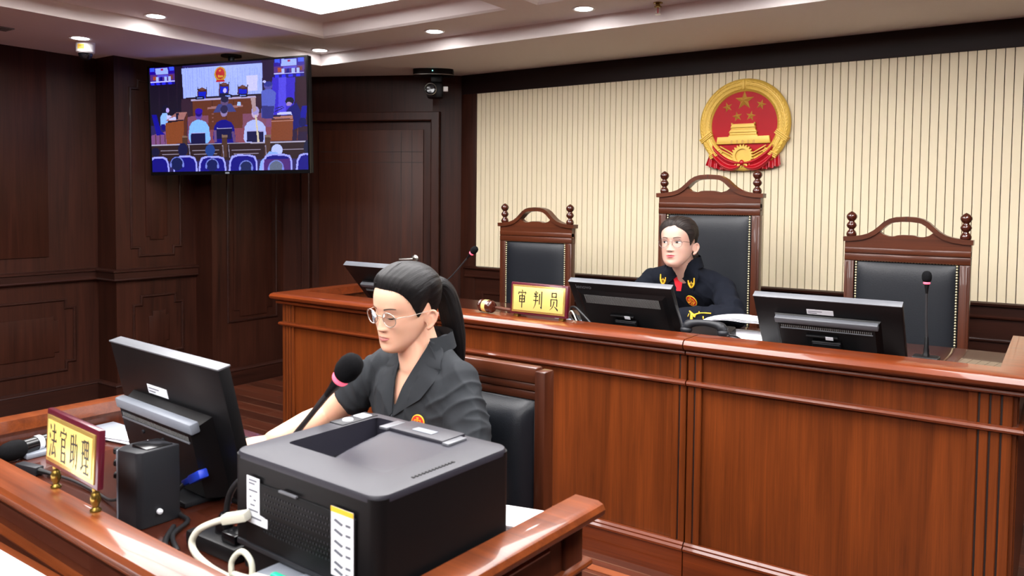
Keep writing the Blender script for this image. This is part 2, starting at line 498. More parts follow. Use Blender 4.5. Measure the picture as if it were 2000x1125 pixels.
# wall beyond the pilaster
MB_ = frame((-5.39, 0, 0), (0, 1, 0), (0, 0, 1), (1, 0, 0))
b = NB(); box(b, -5.97, -5.39, 3.69, 4.5, 0, 2.5)
wb = struct('wall_beyond', b, 'wall'); tag(wb, 'dark wood wall between pilaster and door with one tall panel', 'wall', kind='structure')
b = NB(); moulding(b, [(3.83, .513), (4.297, .513), (4.297, 2.3), (3.83, 2.3)], MB_); obj('panel_moulding', b, 'wall_h', wb)
b = NB(); prism(b, notched(3.88, 4.25, .548, 2.26, .055, .05), 0, .01, MB_, .004); obj('raised_panel', b, 'wall', wb)
b = NB(); sweep(b, [(-5.85, -3.2), (-5.85, 3.05), (-5.6, 3.05), (-5.6, 3.69), (-5.39, 3.69), (-5.39, 4.38)], BB)
o = struct('baseboard_left', b, 'wall_h'); tag(o, 'dark wooden skirting along the foot of the left wall', 'baseboard', kind='structure')

# angled door wall A -> B, column B -> C
A = V((-5.39, 4.37, 0)); B = V((-4.22, 4.92, 0)); Cc = V((-4.045, 5.1, 0))
du = (B-A).normalized(); dn = V((du.y, -du.x, 0))
MD = frame(A, du, (0, 0, 1), dn); LD = (B-A).length
b = NB()
box(b, -.3, LD, 0, 2.5, -.12, 0, m=MD)
wd = struct('wall_door_side', b, 'wall'); tag(wd, 'dark wood wall set at an angle around the door', 'wall', kind='structure')
b = NB()
add_faces(b, [B, Cc, Cc+V((0, .15, 0)), B+V((0, .33, 0))]+[p+V((0, 0, 2.5)) for p in (B, Cc, Cc+V((0, .15, 0)), B+V((0, .33, 0)))],
          [(3,2,1,0), (4,5,6,7), (0,1,5,4), (1,2,6,5), (2,3,7,6), (3,0,4,7)])
o = struct('column_corner', b, 'wall'); tag(o, 'dark wood corner column right of the door under the white camera', 'column', kind='structure')
dr = bpy.data.objects.new('door_1', None); COL.objects.link(dr); dr['kind'] = 'structure'
tag(dr, 'dark brown wooden door with a steel lever handle', 'door', kind='structure')
b = NB()
fr = [(.254, 0), (.254, 2.13), (LD, 2.13), (LD, 0)]
sweep(b, fr[::-1], [(-.002, .0), (-.002, .05), (.006, .056), (.065, .056), (.07, .05), (.07, .0)], m=MD)
obj('door_frame', b, 'wall', dr)
b = NB(); box(b, .325, 1.22, .01, 2.058, .002, .016, .002, MD); obj('door_leaf', b, 'door', dr)
b = NB()
for v in (1.88, 1.795): box(b, .34, 1.215, v-.002, v+.002, .016, .0175, m=MD)
for u in (1.035, 1.125): box(b, u-.002, u+.002, .02, 2.045, .016, .0175, m=MD)
obj('leaf_groove', b, 'groove', dr)
dh = None
b = NB(); lathe(b, [(.028, 0), (.028, .006), (.022, .01)], MD @ T(1.155, 1.015, .016), 24)
dh = obj('door_handle', b, 'steel', dr)
b = NB(); tube(b, [MD @ V(p) for p in ((1.155, 1.015, .02), (1.155, 1.015, .07), (1.15, 1.014, .078), (1.13, 1.013, .08), (1.04, 1.008, .076))], [.009, .01, .0105, .0105, .009], 12); obj('lever', b, 'steel', dh)
b = NB(); lathe(b, [(.026, 0), (.026, .006), (.02, .009)], MD @ T(1.155, .925, .016), 24); obj('lock_rose', b, 'steel', dr)

# slat wall: face Y=5.1 looking -Y
b = NB(); box(b, -4.05, 2.4, 5.1, 5.22, 0, 2.5)
ws = struct('wall_slatted', b, 'slat_back'); tag(ws, 'cream slatted wall behind the three tall chairs', 'wall', kind='structure')
b = NB(); rng = random.Random(3); x = -3.9
pitch_x = .0445
while x < .47:
    box(b, x+.002, x+pitch_x-.002, 5.088, 5.1, .955, 2.348, .001, seg=1)
    x += pitch_x
obj('slats', b, 'slat', ws, 20)
b = NB(); box(b, -4.05, .62, 5.078, 5.1, 2.346, 2.5, .003)
o = struct('trim_3', b, 'fascia'); tag(o, 'wide dark wooden fascia above the cream slats', 'fascia', kind='structure')
b = NB(); box(b, -4.05, -3.9, 5.079, 5.1, 0, 2.346, .003); box(b, .47, .62, 5.079, 5.1, 0, 2.346, .003)
o = struct('trim_4', b, 'wall'); tag(o, 'dark upright boards framing the cream slats', 'trim', kind='structure')
MW = frame((0, 5.1, 0), (1, 0, 0), (0, 0, 1), (0, -1, 0))
b = NB(); box(b, -3.9, .47, 5.082, 5.1, .0, .955)
wn = struct('wall_wainscot', b, 'wall_x'); tag(wn, 'dark wood wainscot under the cream slats', 'wainscot', kind='structure')
b = NB()
sweep(b, [(-4.0, 5.082), (.55, 5.082)], [(0, .872), (.018, .872), (.02, .88), (.012, .888), (.012, .935), (.032, .942), (.034, .955), (.02, .962), (0, .962)])
obj('wainscot_cap', b, 'wall_x', wn)
MW2 = frame((0, 5.082, 0), (1, 0, 0), (0, 0, 1), (0, -1, 0))
b = NB()
for x0 in (-3.82, -2.75, -1.68, -.61): moulding(b, [(x0, .30), (x0+.97, .30), (x0+.97, .75), (x0, .75)], MW2, .02, .012)
obj('panel_moulding', b, 'wall_x', wn)
b = NB(); sweep(b, [(-4.0, 5.082), (.55, 5.082)], [(x, z+.147) for x, z in BB]); o = struct('baseboard_back', b, 'wall_x'); tag(o, 'dark skirting under the wainscot behind the chairs', 'baseboard', kind='structure')
# rest of the shell, right of and behind the camera
b = NB(); add_faces(b, [(.62, 5.1, 0), (1.7, 4.55, 0), (1.75, 4.65, 0), (.62, 5.25, 0)]+[(.62, 5.1, 2.5), (1.7, 4.55, 2.5), (1.75, 4.65, 2.5), (.62, 5.25, 2.5)], [(3,2,1,0), (4,5,6,7), (0,1,5,4), (1,2,6,5), (2,3,7,6), (3,0,4,7)])
box(b, 1.7, 2.4, 4.55, 4.7, 0, 2.5); box(b, 2.3, 2.42, -3.2, 4.7, 0, 2.5)
o = struct('wall_right', b, 'wall'); tag(o, 'dark wood wall on the far right of the room', 'wall', kind='structure')
b = NB(); box(b, -5.97, 2.42, -3.32, -3.2, 0, 2.5)
o = struct('wall_front', b, 'wall'); tag(o, 'dark wood wall at the public end of the room', 'wall', kind='structure')

# ------------------------------------------------------------------ ceiling
ZS, ZC, ZT = 2.5, 2.585, 2.665
XL, YB_ = -4.67, 4.145
b = NB()
box(b, -6.0, XL, -3.4, 5.3, ZS, 2.8); box(b, XL, 2.5, YB_, 5.3, ZS, 2.8); box(b, 1.3, 2.5, -3.4, YB_, ZS, 2.8)
cl = struct('ceiling', b, 'ceil'); tag(cl, 'pale plaster ceiling with a stepped border and recessed trays', 'ceiling', kind='structure')
TX = [(-4.19, -2.66), (-2.455, -.925), (-.72, .81)]; TY = [(.55, 3.745), (-2.9, .3)]
b = NB()
xs = [XL]+[v for t in TX for v in t]+[1.3]; ys = [-3.4]+[TY[1][0], TY[1][1], TY[0][0], TY[0][1]]+[YB_]
for i in range(len(xs)-1):
    for j in range(len(ys)-1):
        if i % 2 == 1 and j % 2 == 1:
            x0, x1, y0, y1 = xs[i], xs[i+1], ys[j], ys[j+1]
            o_ = [(x0, y0), (x1, y0), (x1, y1), (x0, y1)]; s = .085
            lo = [(p[0], p[1], ZC) for p in o_]
            mid = [(x0+.02, y0+.02, ZC+.01), (x1-.02, y0+.02, ZC+.01), (x1-.02, y1-.02, ZC+.01), (x0+.02, y1-.02, ZC+.01)]
            hi = [(x0+s, y0+s, ZT), (x1-s, y0+s, ZT), (x1-s, y1-s, ZT), (x0+s, y1-s, ZT)]
            fs = []
            for k in range(4):
                k2 = (k+1) % 4
                fs += [(k, k2, 4+k2, 4+k), (4+k, 4+k2, 8+k2, 8+k)]
            add_faces(b, lo+mid+hi, fs+[(8, 9, 10, 11)])
        else:
            add_faces(b, [(xs[i], ys[j], ZC), (xs[i+1], ys[j], ZC), (xs[i+1], ys[j+1], ZC), (xs[i], ys[j+1], ZC)], [(0, 1, 2, 3)])
add_faces(b, [(XL, -3.4, 2.8), (1.3, -3.4, 2.8), (1.3, YB_, 2.8), (XL, YB_, 2.8)], [(0, 1, 2, 3)])
obj('ceiling_trays', b, 'ceil', cl, 20)

lab = {(0, 0): 'white luminous ceiling panel in the tray nearest the television', (1, 0): 'white luminous ceiling panel in the tray above the bench centre'}
for i, (x0, x1) in enumerate(TX):
    for j, (y0, y1) in enumerate(TY):
        px0, px1, py0, py1 = x0+.28, x1-.26, y0+.28, y1-.275
        t = thing('ceiling_panel_light', lab.get((i, j), 'white luminous ceiling panel over the %s, %s tray' % ('bench half of the room' if j == 0 else 'public half of the room', ('left', 'middle', 'right')[i])), 'light', ((px0+px1)/2, (py0+py1)/2, ZT), 0, 'luminous ceiling panels')
        w, d = (px1-px0)/2, (py1-py0)/2
        b = NB(); sweep(b, [(-w, -d), (w, -d), (w, d), (-w, d)], [(0, 0), (-.012, 0), (-.012, -.008), (0, -.008)], True)
        box(b, -.005, .005, -d, d, -.007, 0)
        for k in (1, 2): box(b, -w, w, -d+2*d*k/3-.004, -d+2*d*k/3+.004, -.007, 0)
        obj('panel_frame', b, 'white_trim', t)
        b = NB(); box(b, -w+.012, w-.012, -d+.012, d-.012, -.0055, -.001); obj('diffuser', b, 'panel_light', t)

def downlight(x, y, z, label, group='round recessed downlights'):
    t = thing('ceiling_downlight', label, 'light', (x, y, z), 0, group)
    b = NB(); ring = [(.066, 0), (.066, -.003), (.062, -.006), (.05, -.004), (.05, 0)]
    lathe(b, ring, I4, 32, cap=False); obj('trim_ring', b, 'white_trim', t)
    b = NB(); lathe(b, [(.0005, -.0035), (.052, -.003), (.052, -.001)], I4, 32); obj('diffuser', b, 'down_light', t)
downlight(-5.167, 2.602, ZS, 'round downlight in the lower ceiling border above the white dome camera')
downlight(-4.53, 2.73, ZC, 'round downlight up and left of the television, beside the tray')
downlight(-4.535, 4.015, ZC, 'round downlight just right of the television top corner')
downlight(-3.39, 3.965, ZC, 'round downlight between the television and the camera column')
downlight(-2.275, 3.955, ZC, 'round downlight nearest the ceiling sprinkler')
for k, (x, y) in enumerate([(-1.16, 3.945), (-.05, 3.94), (-4.53, 1.4), (-4.53, .1)]):
    downlight(x, y, ZC, ('round downlight above the right tall chair', 'round downlight above the right end of the bench', 'round downlight along the left wall, above the clerk desk', 'round downlight along the left wall, nearest the public seats')[k])

# ceiling fittings
t = thing('ceiling_dome_camera', 'white dome security camera with a yellow sticker on the ceiling border', 'camera', (-5.3, 2.70, ZS))
b = NB(); lathe(b, [(.058, 0), (.058, -.01), (.056, -.062), (.048, -.07), (.0005, -.07)], I4, 32); obj('housing', b, 'white_trim', t)
b = NB(); lathe(b, [(.043, -.066), (.042, -.08), (.036, -.098), (.022, -.112), (.0005, -.117)], I4, 32); obj('dome', b, 'dome', t)
b = NB(); patch(b, lambda s, q: (.0585*math.cos(-1.35+s*.75), .0585*math.sin(-1.35+s*.75), -.018-q*.03), 10, 2); obj('sticker', b, 'yellow', t)
b = NB()
for q in (.3, .6): patch(b, lambda s, p: (.0592*math.cos(-1.2+s*.45), .0592*math.sin(-1.2+s*.45), -.018-(q+p*.1)*.03), 8, 2)
obj('sticker_print', b, 'ink', t)
t = thing('conference_camera', 'black camera with a silver ringed lens under the ceiling by the column', 'camera', (-4.06, 4.74, ZS), R(36))
b = NB()
vs = []
for k in range(33):
    a = math.pi*k/32; vs.append((.155*math.cos(a), -.03-.06*math.sin(a)**.7))
prism(b, vs+[(-.155, .09), (.155, .09)][::1], -.045, 0, I4); obj('mount_plate', b, 'plastic', t)
b = NB(); tube(b, [(.155*math.cos(math.pi*k/32)*1.0, -.032-.061*math.sin(math.pi*k/32)**.7, -.045) for k in range(33)], .0028, 6); obj('mount_rim', b, 'steel', t)
b = NB(); sphere(b, (-.0, -.096, -.02), .004); obj('status_light', b, 'led', t)
b = NB(); box(b, -.02, .07, -.03, .05, -.1, -.045, .01); box(b, -.05, .075, -.04, .06, -.22, -.1, .02); obj('camera_body', b, 'plastic', t)
b = NB(); lathe(b, [(.044, 0), (.044, .05), (.036, .052), (.03, .046), (.0005, .044)], T(-.015, -.04, -.16) @ RX(R(90)), 32); ln = obj('lens_barrel', b, 'dome', t)
b = NB(); tor = [(.044, .05), (.047, .053), (.044, .057), (.041, .053)]; lathe(b, tor+[tor[0]], T(-.015, -.04, -.16) @ RX(R(90)), 32, cap=False); obj('lens_ring', b, 'steel', ln)
b = NB(); box(b, .078, .115, -.03, .0, -.168, -.13, .004); obj('sensor_box', b, 'white_trim', t)
t = thing('sprinkler_head', 'small brass and steel fire sprinkler hanging from the ceiling', 'sprinkler', (-1.869, 4.06, ZC))
b = NB(); lathe(b, [(.026, 0), (.026, -.004), (.012, -.008), (.012, -.018), (.02, -.02), (.02, -.026), (.009, -.028), (.0005, -.028)], I4, 24); obj('escutcheon', b, 'brass_f', t)
b = NB()
for s in (-1, 1): tube(b, smooth_path([(s*.008, 0, -.026), (s*.013, 0, -.04), (s*.009, 0, -.055), (0, 0, -.06)]), .0022, 6)
obj('yoke', b, 'steel', t)
b = NB(); lathe(b, [(.0005, -.06), (.014, -.06), (.016, -.064), (.0005, -.064)], I4, 16); obj('deflector', b, 'steel', t)
b = NB(); lathe(b, [(.0025, -.03), (.0025, -.057)], I4, 8); obj('glass_bulb', b, 'red', t)
t = thing('ceiling_vent', 'small grey slotted vent in the ceiling border at the left edge', 'vent', (-5.28, 2.17, ZS))
b = NB(); ring_prism(b, [(-.06, -.07), (.06, -.07), (.06, .07), (-.06, .07)], [(-.05, -.06), (.05, -.06), (.05, .06), (-.05, .06)], -.006, 0); obj('vent_frame', b, 'vent', t)
b = NB()
for k in range(7): box(b, -.052, .052, -.055+k*.0175, -.045+k*.0175, -.004, 0)
obj('vent_slats', b, 'vent', t)

# ------------------------------------------------------------------ world
w = bpy.data.worlds.new('room_world'); SC.world = w; w.use_nodes = True
w.node_tree.nodes['Background'].inputs[0].default_value = (.02, .02, .02, 1)
SC.view_settings.view_transform = 'Standard'; SC.view_settings.look = 'None'; SC.view_settings.gamma = 1
SC.view_settings.use_curve_mapping = False
SC.view_settings.exposure = 0.64
def part(name, bm, mat, parent, smooth=35):
    """a part whose shape was built in world space, hung under its thing (or under a part of it)"""
    mw = Matrix.Identity(4); p = parent
    while p is not None:
        mw = p.matrix_basis @ mw; p = p.parent
    bm.transform(mw.inverted())
    return obj(name, bm, mat, parent, smooth)

# ------------------------------------------------------------------ judges' bench: three cabinet units and one worktop
ZL, ZW = .96, .885
LEDGE = [(-.06, .96), (.034, .96), (.046, .953), (.052, .941), (.05, .93), (.042, .922), (.03, .918), (.022, .914), (-.06, .914)]
RODS = lambda z, r=.011, o=.006: [(-.01, z-r), (o, z-r), (o+r*.7, z-r*.7), (o+r, z), (o+r*.7, z+r*.7), (o, z+r), (-.01, z+r)]
FY = 2.95
def bench_unit(x0, x1, pil, label, left_wing=False, right_wing=False):
    t = thing('judges_bench', label, 'bench', ((x0+x1)/2, FY, 0), 0, 'units of the judges bench')
    path = ([(x0, 3.85)] if left_wing else [])+[(x0, FY), (x1, FY)]+([(x1, 3.85)] if right_wing else [])
    g = .0025
    if not left_wing: path[0] = (x0+g, FY)
    if not right_wing: path[-1] = (x1-g, FY)
    b = NB(); box(b, x0+g+.002, x1-g-.002, FY+.014, FY+.05, .12, .914)
    part('front_panel', b, 'bench', t)
    if left_wing or right_wing:
        xs = x0 if left_wing else x1-.03
        b = NB(); box(b, xs, xs+.03, FY+.05, 3.85, .0, .914); part('side_panel', b, 'bench', t)
    for (p0, p1, nfl) in pil:
        b = NB(); edges = [p0]
        w = (p1-p0)
        n = nfl+1
        for k in range(n):
            a = p0+w*k/n+(0.003 if k else 0); c = p0+w*(k+1)/n-(.003 if k < n-1 else 0)
            box(b, a, c, FY, FY+.02, .12, .914, .0025, seg=1)
        pp = part('pilaster', b, 'bench', t)
        b = NB(); box(b, p0+.004, p1-.004, FY+.006, FY+.018, .121, .913); part('flute', b, 'groove', pp)
    b = NB(); sweep(b, path, RODS(.905, .008, .018), cap=True)
    sweep(b, path, [(-.01, .912), (.024, .912), (.022, .904), (-.01, .904)])
    part('upper_moulding', b, 'bench_x', t)
    b = NB(); sweep(b, path, RODS(.783))
    part('middle_moulding', b, 'bench_x', t)
    b = NB(); sweep(b, path, [(-.01, 0), (.014, 0), (.014, .108), (.02, .112), (.02, .12), (.012, .128), (.012, .134), (.004, .142), (-.01, .142)])
    part('base_board', b, 'bench_x', t)
    b = NB(); sweep(b, path, LEDGE)
    box(b, x0+.06 if left_wing else x0+g, (x1-.06 if right_wing else x1-g), FY+.06, FY+.127, .914, .96)
    part('ledge', b, 'bench_x', t)
    if right_wing:
        b = NB(); box(b, x1+.016, x1+.022, 3.2, 3.22, .16, .215, .002); box(b, x1+.016, x1+.034, 3.195, 3.23, .165, .18, .003); part('door_catch', b, 'steel', t)
    return t
bench_unit(-3.65, -2.53, [(-3.648, -3.552, 3), (-2.59, -2.533, 1)], 'left unit of the judges bench with the fluted corner, behind the seated clerk', left_wing=True)
bench_unit(-2.53, -1.205, [(-2.527, -2.47, 1), (-1.265, -1.208, 1)], 'middle unit of the judges bench under the gavel and gold name plate')
bench_unit(-1.205, -.1, [(-1.202, -1.145, 1), (-.24, -.115, 3)], 'right unit of the judges bench under the right black monitor', right_wing=True)
b = NB(); box(b, -3.619, -.131, 3.08, 3.85, .857, ZW, .004)
o = obj('bench_worktop', b, 'desk_top'); tag(o, 'long glossy worktop running behind the raised ledge of the judges bench', 'worktop')
for k, x in enumerate((-2.53, -1.205)):
    pass

# ------------------------------------------------------------------ tall judge chairs
def ray_poly(c, a, poly):
    dx, dz = math.cos(a), math.sin(a); best = None
    for i in range(len(poly)):
        x1, z1 = poly[i][0]-c[0], poly[i][1]-c[1]; x2, z2 = poly[(i+1) % len(poly)][0]-c[0], poly[(i+1) % len(poly)][1]-c[1]
        ex, ez = x2-x1, z2-z1; det = dx*ez-dz*ex
        if abs(det) < 1e-9: continue
        t = (x1*ez-z1*ex)/det; u = (x1*dz-z1*dx)/det
        if t > 0 and -1e-6 <= u <= 1+1e-6 and (best is None or t < best): best = t
    return (c[0]+dx*best, c[1]+dz*best)

def tall_chair(w, crest, fin, nail, dz, label, x, y):
    """w = half width over the stiles, crest = half width of the crest, fin = finial offset"""
    t = thing('judge_chair', label, 'chair', (x, y, .147), 0, 'tall carved chairs behind the bench')
    P = lambda name, b, mat, sm=35: obj(name, b, mat, t, sm)
    MF = frame((0, 0, 0), (1, 0, 0), (0, 0, 1), (0, -1, 0))
    k = w/.277
    half = [(.293, 1.197), (.245, 1.199), (.2, 1.206), (.17, 1.216), (.145, 1.232), (.122, 1.253), (.1, 1.275), (.075, 1.291), (.045, 1.3), (0, 1.303)]
    half = [((crest if i == 0 else px*k), pz+dz) for i, (px, pz) in enumerate(half)]
    top = half+[(-px, pz) for px, pz in half[-2::-1]]
    outer = [(-w, 1.078+dz), (w, 1.078+dz), (w, 1.175+dz), (crest, 1.175+dz)]+top+[(-crest, 1.175+dz), (-w, 1.175+dz)]
    hr = [(.118, 1.229), (.108, 1.245), (.09, 1.262), (.06, 1.274), (.02, 1.279), (0, 1.279)]
    lo = [(.1, 1.214), (.075, 1.206), (.055, 1.206), (.038, 1.212), (.02, 1.214), (0, 1.214)]
    hole = [(px*k, pz+dz) for px, pz in hr]+[(-px*k, pz+dz) for px, pz in hr[-2::-1]]+[(-px*k, pz+dz) for px, pz in lo]+[(px*k, pz+dz) for px, pz in lo[-2::-1]]
    c = (0, 1.243+dz)
    ang = sorted(set(round(math.atan2(p[1]-c[1], p[0]-c[0]), 5) for p in outer+hole))
    O = [ray_poly(c, a, outer) for a in ang]; Hh = [ray_poly(c, a, hole) for a in ang]
    b = NB(); ring_prism(b, O, Hh, -.045, 0, MF); cr = P('crest_rail', b, 'chair_x')
    b = NB()                                    # bent cap that follows the top line, standing a little proud
    low = []
    for i, p in enumerate(top):
        q0 = V(top[max(i-1, 0)]); q1 = V(top[min(i+1, len(top)-1)]); d = (q1-q0).normalized(); low.append((p[0]-(-d.y)*.0-d.y*.0+(-d.y)*0, p[1]) if 0 else (p[0]+(-d.y)*-.0+(d.y)*0, p[1]))
    nt_ = []
    for i, p in enumerate(top):
        q0 = V(top[max(i-1, 0)]); q1 = V(top[min(i+1, len(top)-1)]); d = (q1-q0).normalized()
        nn = V((-d.y, d.x)); nt_.append((p[0]+nn.x*.0215, p[1]+nn.y*.0215))
    n = len(top)
    vs = []
    for yy in (-.01, .049):
        vs += [(p[0]+(.004 if p[0] > .1 else -.004 if p[0] < -.1 else 0)*0, yy, p[1]+.002) for p in top]+[(p[0], yy, p[1]) for p in nt_]
    fs = []
    for i in range(n-1):
        fs += [(i, i+1, n+i+1, n+i), (2*n+i+1, 2*n+i, 3*n+i, 3*n+i+1), (i+1, i, 2*n+i, 2*n+i+1), (n+i, n+i+1, 3*n+i+1, 3*n+i)]
    fs += [(0, n, 3*n, 2*n), (2*n-1, n-1, 3*n-1, 4*n-1)]
    add_faces(b, vs, fs); obj('crest_cap', b, 'chair_x', cr, 50)
    b = NB(); box(b, -.0016, .0016, -.0105, -.009, 1.283+dz, 1.303+dz); obj('cap_joint', b, 'groove', cr)
    b = NB()
    for z0, z1 in ((1.118, 1.145), (1.08, 1.114)): box(b, -w, w, -.006, .03, z0+dz, z1+dz, .003)
    obj('crest_band', b, 'chair_x', cr)
    for s in (-1, 1):
        b = NB(); box(b, s*w-(.046 if s > 0 else 0), s*w+(0 if s > 0 else .046), -.004, .046, .0, 1.079+dz, .004)
        box(b, s*(w-.012)-.002, s*(w-.012)+.002, -.0055, -.003, .5, 1.07+dz); P('stile', b, 'chair_w')
        b = NB(); prof = [(.0005, 0), (.019, 0), (.0245, .008), (.025, .017), (.021, .027), (.0125, .036), (.0125, .04), (.021, .048), (.0255, .058), (.0215, .068), (.0135, .077), (.0135, .081), (.0215, .089), (.0265, .1), (.025, .11), (.017, .12), (.007, .127), (.0005, .13)]
        lathe(b, prof, T(s*fin, .018, 1.198+dz), 24, cap=False); P('finial', b, 'finial', 60)
    # upholstered back: bulging cushion
    xw, z0, z1 = nail+.012, .42, 1.083+dz
    def cush(s, q):
        e = min(s, 1-s, .5)*2*xw; f = min(q, 1-q)*(z1-z0)
        hgt = .03*(1-math.exp(-e/.03))*(1-math.exp(-f/.03))
        return (-xw+2*xw*s, .01-hgt, z0+(z1-z0)*q)
    b = NB(); patch(b, cush, 41, 51); box(b, -xw, xw, .012, .038, z0, z1); P('back_cushion', b, 'leather', 180)
    b = NB(); st = .0135
    pts = [(-nail, zz) for zz in np.arange(.46, 1.087+dz, st)]+[(nail, zz) for zz in np.arange(.46, 1.087+dz, st)]+[(xx, 1.087+dz-.004) for xx in np.arange(-nail+st, nail-.004, st)]
    for px, pz in pts: lathe(b, [(.0058, -.001), (.005, .0028), (.0025, .0045), (.0003, .0048)], frame((px, .004-.004, pz), (1, 0, 0), (0, 0, 1), (0, -1, 0)), 7, cap=False)
    P('nail_trim', b, 'nail', 60)
    b = NB(); box(b, -w+.02, w-.02, -.5, .0, .36, .43, .012); P('seat_frame', b, 'chair_x')
    b = NB(); box(b, -w+.03, w-.03, -.49, -.01, .425, .485, .025, seg=3); P('seat', b, 'leather', 60)
    for s in (-1, 1):
        b = NB(); box(b, s*(w-.04)-.024, s*(w-.04)+.024, -.48, -.43, 0, .365, .006); P('leg', b, 'chair_w')
    return t
tall_chair(.277, .293, .252, .226, 0, 'black leather tall chair with turned finials, behind the gavel', -2.815, 4.3)
tall_chair(.297, .312, .272, .24, .2, 'tallest carved chair with black leather back, behind the seated judge', -1.654, 4.3)
tall_chair(.281, .289, .255, .225, -.017, 'black leather tall chair with turned finials, behind the right monitor', -.639, 4.3)

# ------------------------------------------------------------------ clerk's desk
DL, DW = .865, .79
t = thing('clerk_desk', 'reddish brown desk with a raised ledge where the clerk sits', 'desk', (-1.63, 1.1, 0))
path = [(-2.44, 1.50), (-2.44, .8), (-.825, .8), (-.825, 1.515)]
b = NB(); sweep(b, path, [(-.035, .865), (.022, .865), (.034, .86), (.04, .85), (.038, .84), (.03, .832), (.02, .828), (.014, .82), (-.035, .82)])
part('ledge', b, 'desk_x', t)
b = NB(); box(b, -2.41, -.855, .8, 1.495, .76, DW); part('worktop', b, 'desk_top', t)
b = NB(); box(b, -2.43, -.835, .806, .83, .06, .83); part('front_panel', b, 'desk_z', t)
for x0, x1 in ((-2.43, -2.405), (-.86, -.835)):
    b = NB(); box(b, x0, x1, .83, 1.495, .0, .83); box(b, x0-.006 if x0 < -2 else x0, x1 if x0 < -2 else x1+.006, 1.43, 1.497, 0, .83, .002)
    part('side_panel', b, 'desk_z', t)
b = NB(); sweep(b, [(-2.44, 1.42), (-2.44, .8), (-.825, .8), (-.825, 1.36)], RODS(.806, .007, 0.0)); part('upper_moulding', b, 'desk_x', t)
b = NB(); sweep(b, path, RODS(.728, .008, 0.002)); part('middle_moulding', b, 'desk_x', t)
b = NB(); sweep(b, path, [(-.01, 0), (.008, 0), (.008, .1), (-.01, .11)]); part('base_board', b, 'desk_x', t)
_p = V((-1.85, 1.25, 0)); _m = T(*_p) @ RZ(R(-2.7)) @ T(*(-_p)) @ t.matrix_basis
t.location = _m.to_translation(); t.rotation_euler = (0, 0, R(-2.7))
# low desk in front, lower left
t = thing('side_table', 'brown edged table with white paper at the lower left corner', 'table', (-2.1, .45, 0))
b = NB(); box(b, -2.9, -1.3, .2, .735, .745, .772, .006); part('table_top', b, 'desk_x', t)
for x, y in ((-2.86, .24), (-1.34, .24), (-2.86, .69), (-1.34, .69)):
    b = NB(); box(b, x-.025, x+.025, y-.025, y+.025, 0, .746, .004); part('leg', b, 'desk_z', t)
b = NB(); box(b, -2.4, -1.36, .27, .712, .7722, .7745)
o = obj('white_paper_sheet', b, 'paper'); tag(o, 'large white paper sheet on the table at lower left', 'paper')

# ------------------------------------------------------------------ clerk's chair
t = thing('clerk_chair', 'brown wooden chair with black padded back behind the clerk', 'chair', (-1.447, 1.893, 0))
P = lambda n, b, m, sm=35: obj(n, b, m, t, sm)
for s in (-1, 1):
    b = NB(); box(b, s*.245-.018, s*.245+.018, -.025, .025, 0, 1.015, .005); P('stile', b, 'chair_w')
    b = NB(); box(b, s*.235-.02, s*.235+.02, -.49, -.45, 0, .43, .005); P('leg', b, 'chair_w')
b = NB()
for z0, z1, y in ((.975, 1.022, -.016), (.952, .975, -.012), (.925, .951, -.008)): box(b, -.228, .228, y, .02, z0, z1, .006)
P('top_rail', b, 'chair_x')
def cush(s, q):
    e = min(s, 1-s)*2*.225; f = min(q, 1-q)*.5
    return (-.225+.45*s, -.02-.055*(1-math.exp(-e/.022))*(1-math.exp(-f/.022)), .43+.495*q)
b = NB(); patch(b, cush, 37, 41); box(b, -.225, .225, -.02, .012, .43, .925); P('back_cushion', b, 'leather', 180)
b = NB(); box(b, -.245, .245, -.49, .0, .37, .43, .01); P('seat_frame', b, 'chair_x')
b = NB(); box(b, -.24, .24, -.5, -.03, .425, .475, .02, seg=3); P('seat', b, 'leather', 60)

# ------------------------------------------------------------------ lettering in song-style strokes
def stroke_bar(bm, pts, ws, m, h=.0006):
    P = [V((p[0]/100, p[1]/100)) for p in pts]; W = [w/100 for w in ws]; n = len(P)
    L, Rr = [], []
    for i in range(n):
        d = (P[min(i+1, n-1)]-P[max(i-1, 0)]).normalized(); nn = V((-d.y, d.x))
        L.append(P[i]+nn*W[i]/2); Rr.append(P[i]-nn*W[i]/2)
    for i in range(n-1):
        q = [L[i], L[i+1], Rr[i+1], Rr[i]]
        prism(bm, [(p.x, p.y) for p in q], 0, h, m)
def bez(a, c, b, n=8): return [((1-t)**2*a[0]+2*t*(1-t)*c[0]+t*t*b[0], (1-t)**2*a[1]+2*t*(1-t)*c[1]+t*t*b[1]) for t in [i/n for i in range(n+1)]]
def glyph(bm, strokes, m):
    for s in strokes:
        k = s[0]
        if k == 'h':
            x0, y0, x1, y1 = s[1:]
            stroke_bar(bm, [(x0, y0), (x1, y1)], [4.6, 4.6], m)
            prism(bm, [((x1-9)/100, (y1+1.5)/100), ((x1-3)/100, (y1+7)/100), ((x1+2)/100, (y1-2)/100)], 0, .0006, m)
        elif k == 'v':
            x0, y0, x1, y1 = s[1:]; stroke_bar(bm, [(x0, y0), (x1, y1)], [10, 9], m)
            prism(bm, [((x0-7)/100, (y0+2)/100), ((x0+5)/100, (y0-4)/100), ((x0-4)/100, (y0-4)/100)], 0, .0006, m)
        elif k == 'p':
            P = bez(*s[1:]); stroke_bar(bm, P, [10-8.5*i/8 for i in range(9)], m)
        elif k == 'n':
            P = bez(*s[1:]); stroke_bar(bm, P, [3+8*i/8 for i in range(9)], m)
        elif k == 'd':
            a, b_ = s[1:]; stroke_bar(bm, [a, ((a[0]+b_[0])/2, (a[1]+b_[1])/2), b_], [2, 9, 8], m)
        elif k == 'r':
            a, b_ = s[1:]; stroke_bar(bm, [a, b_], [10, 2], m)
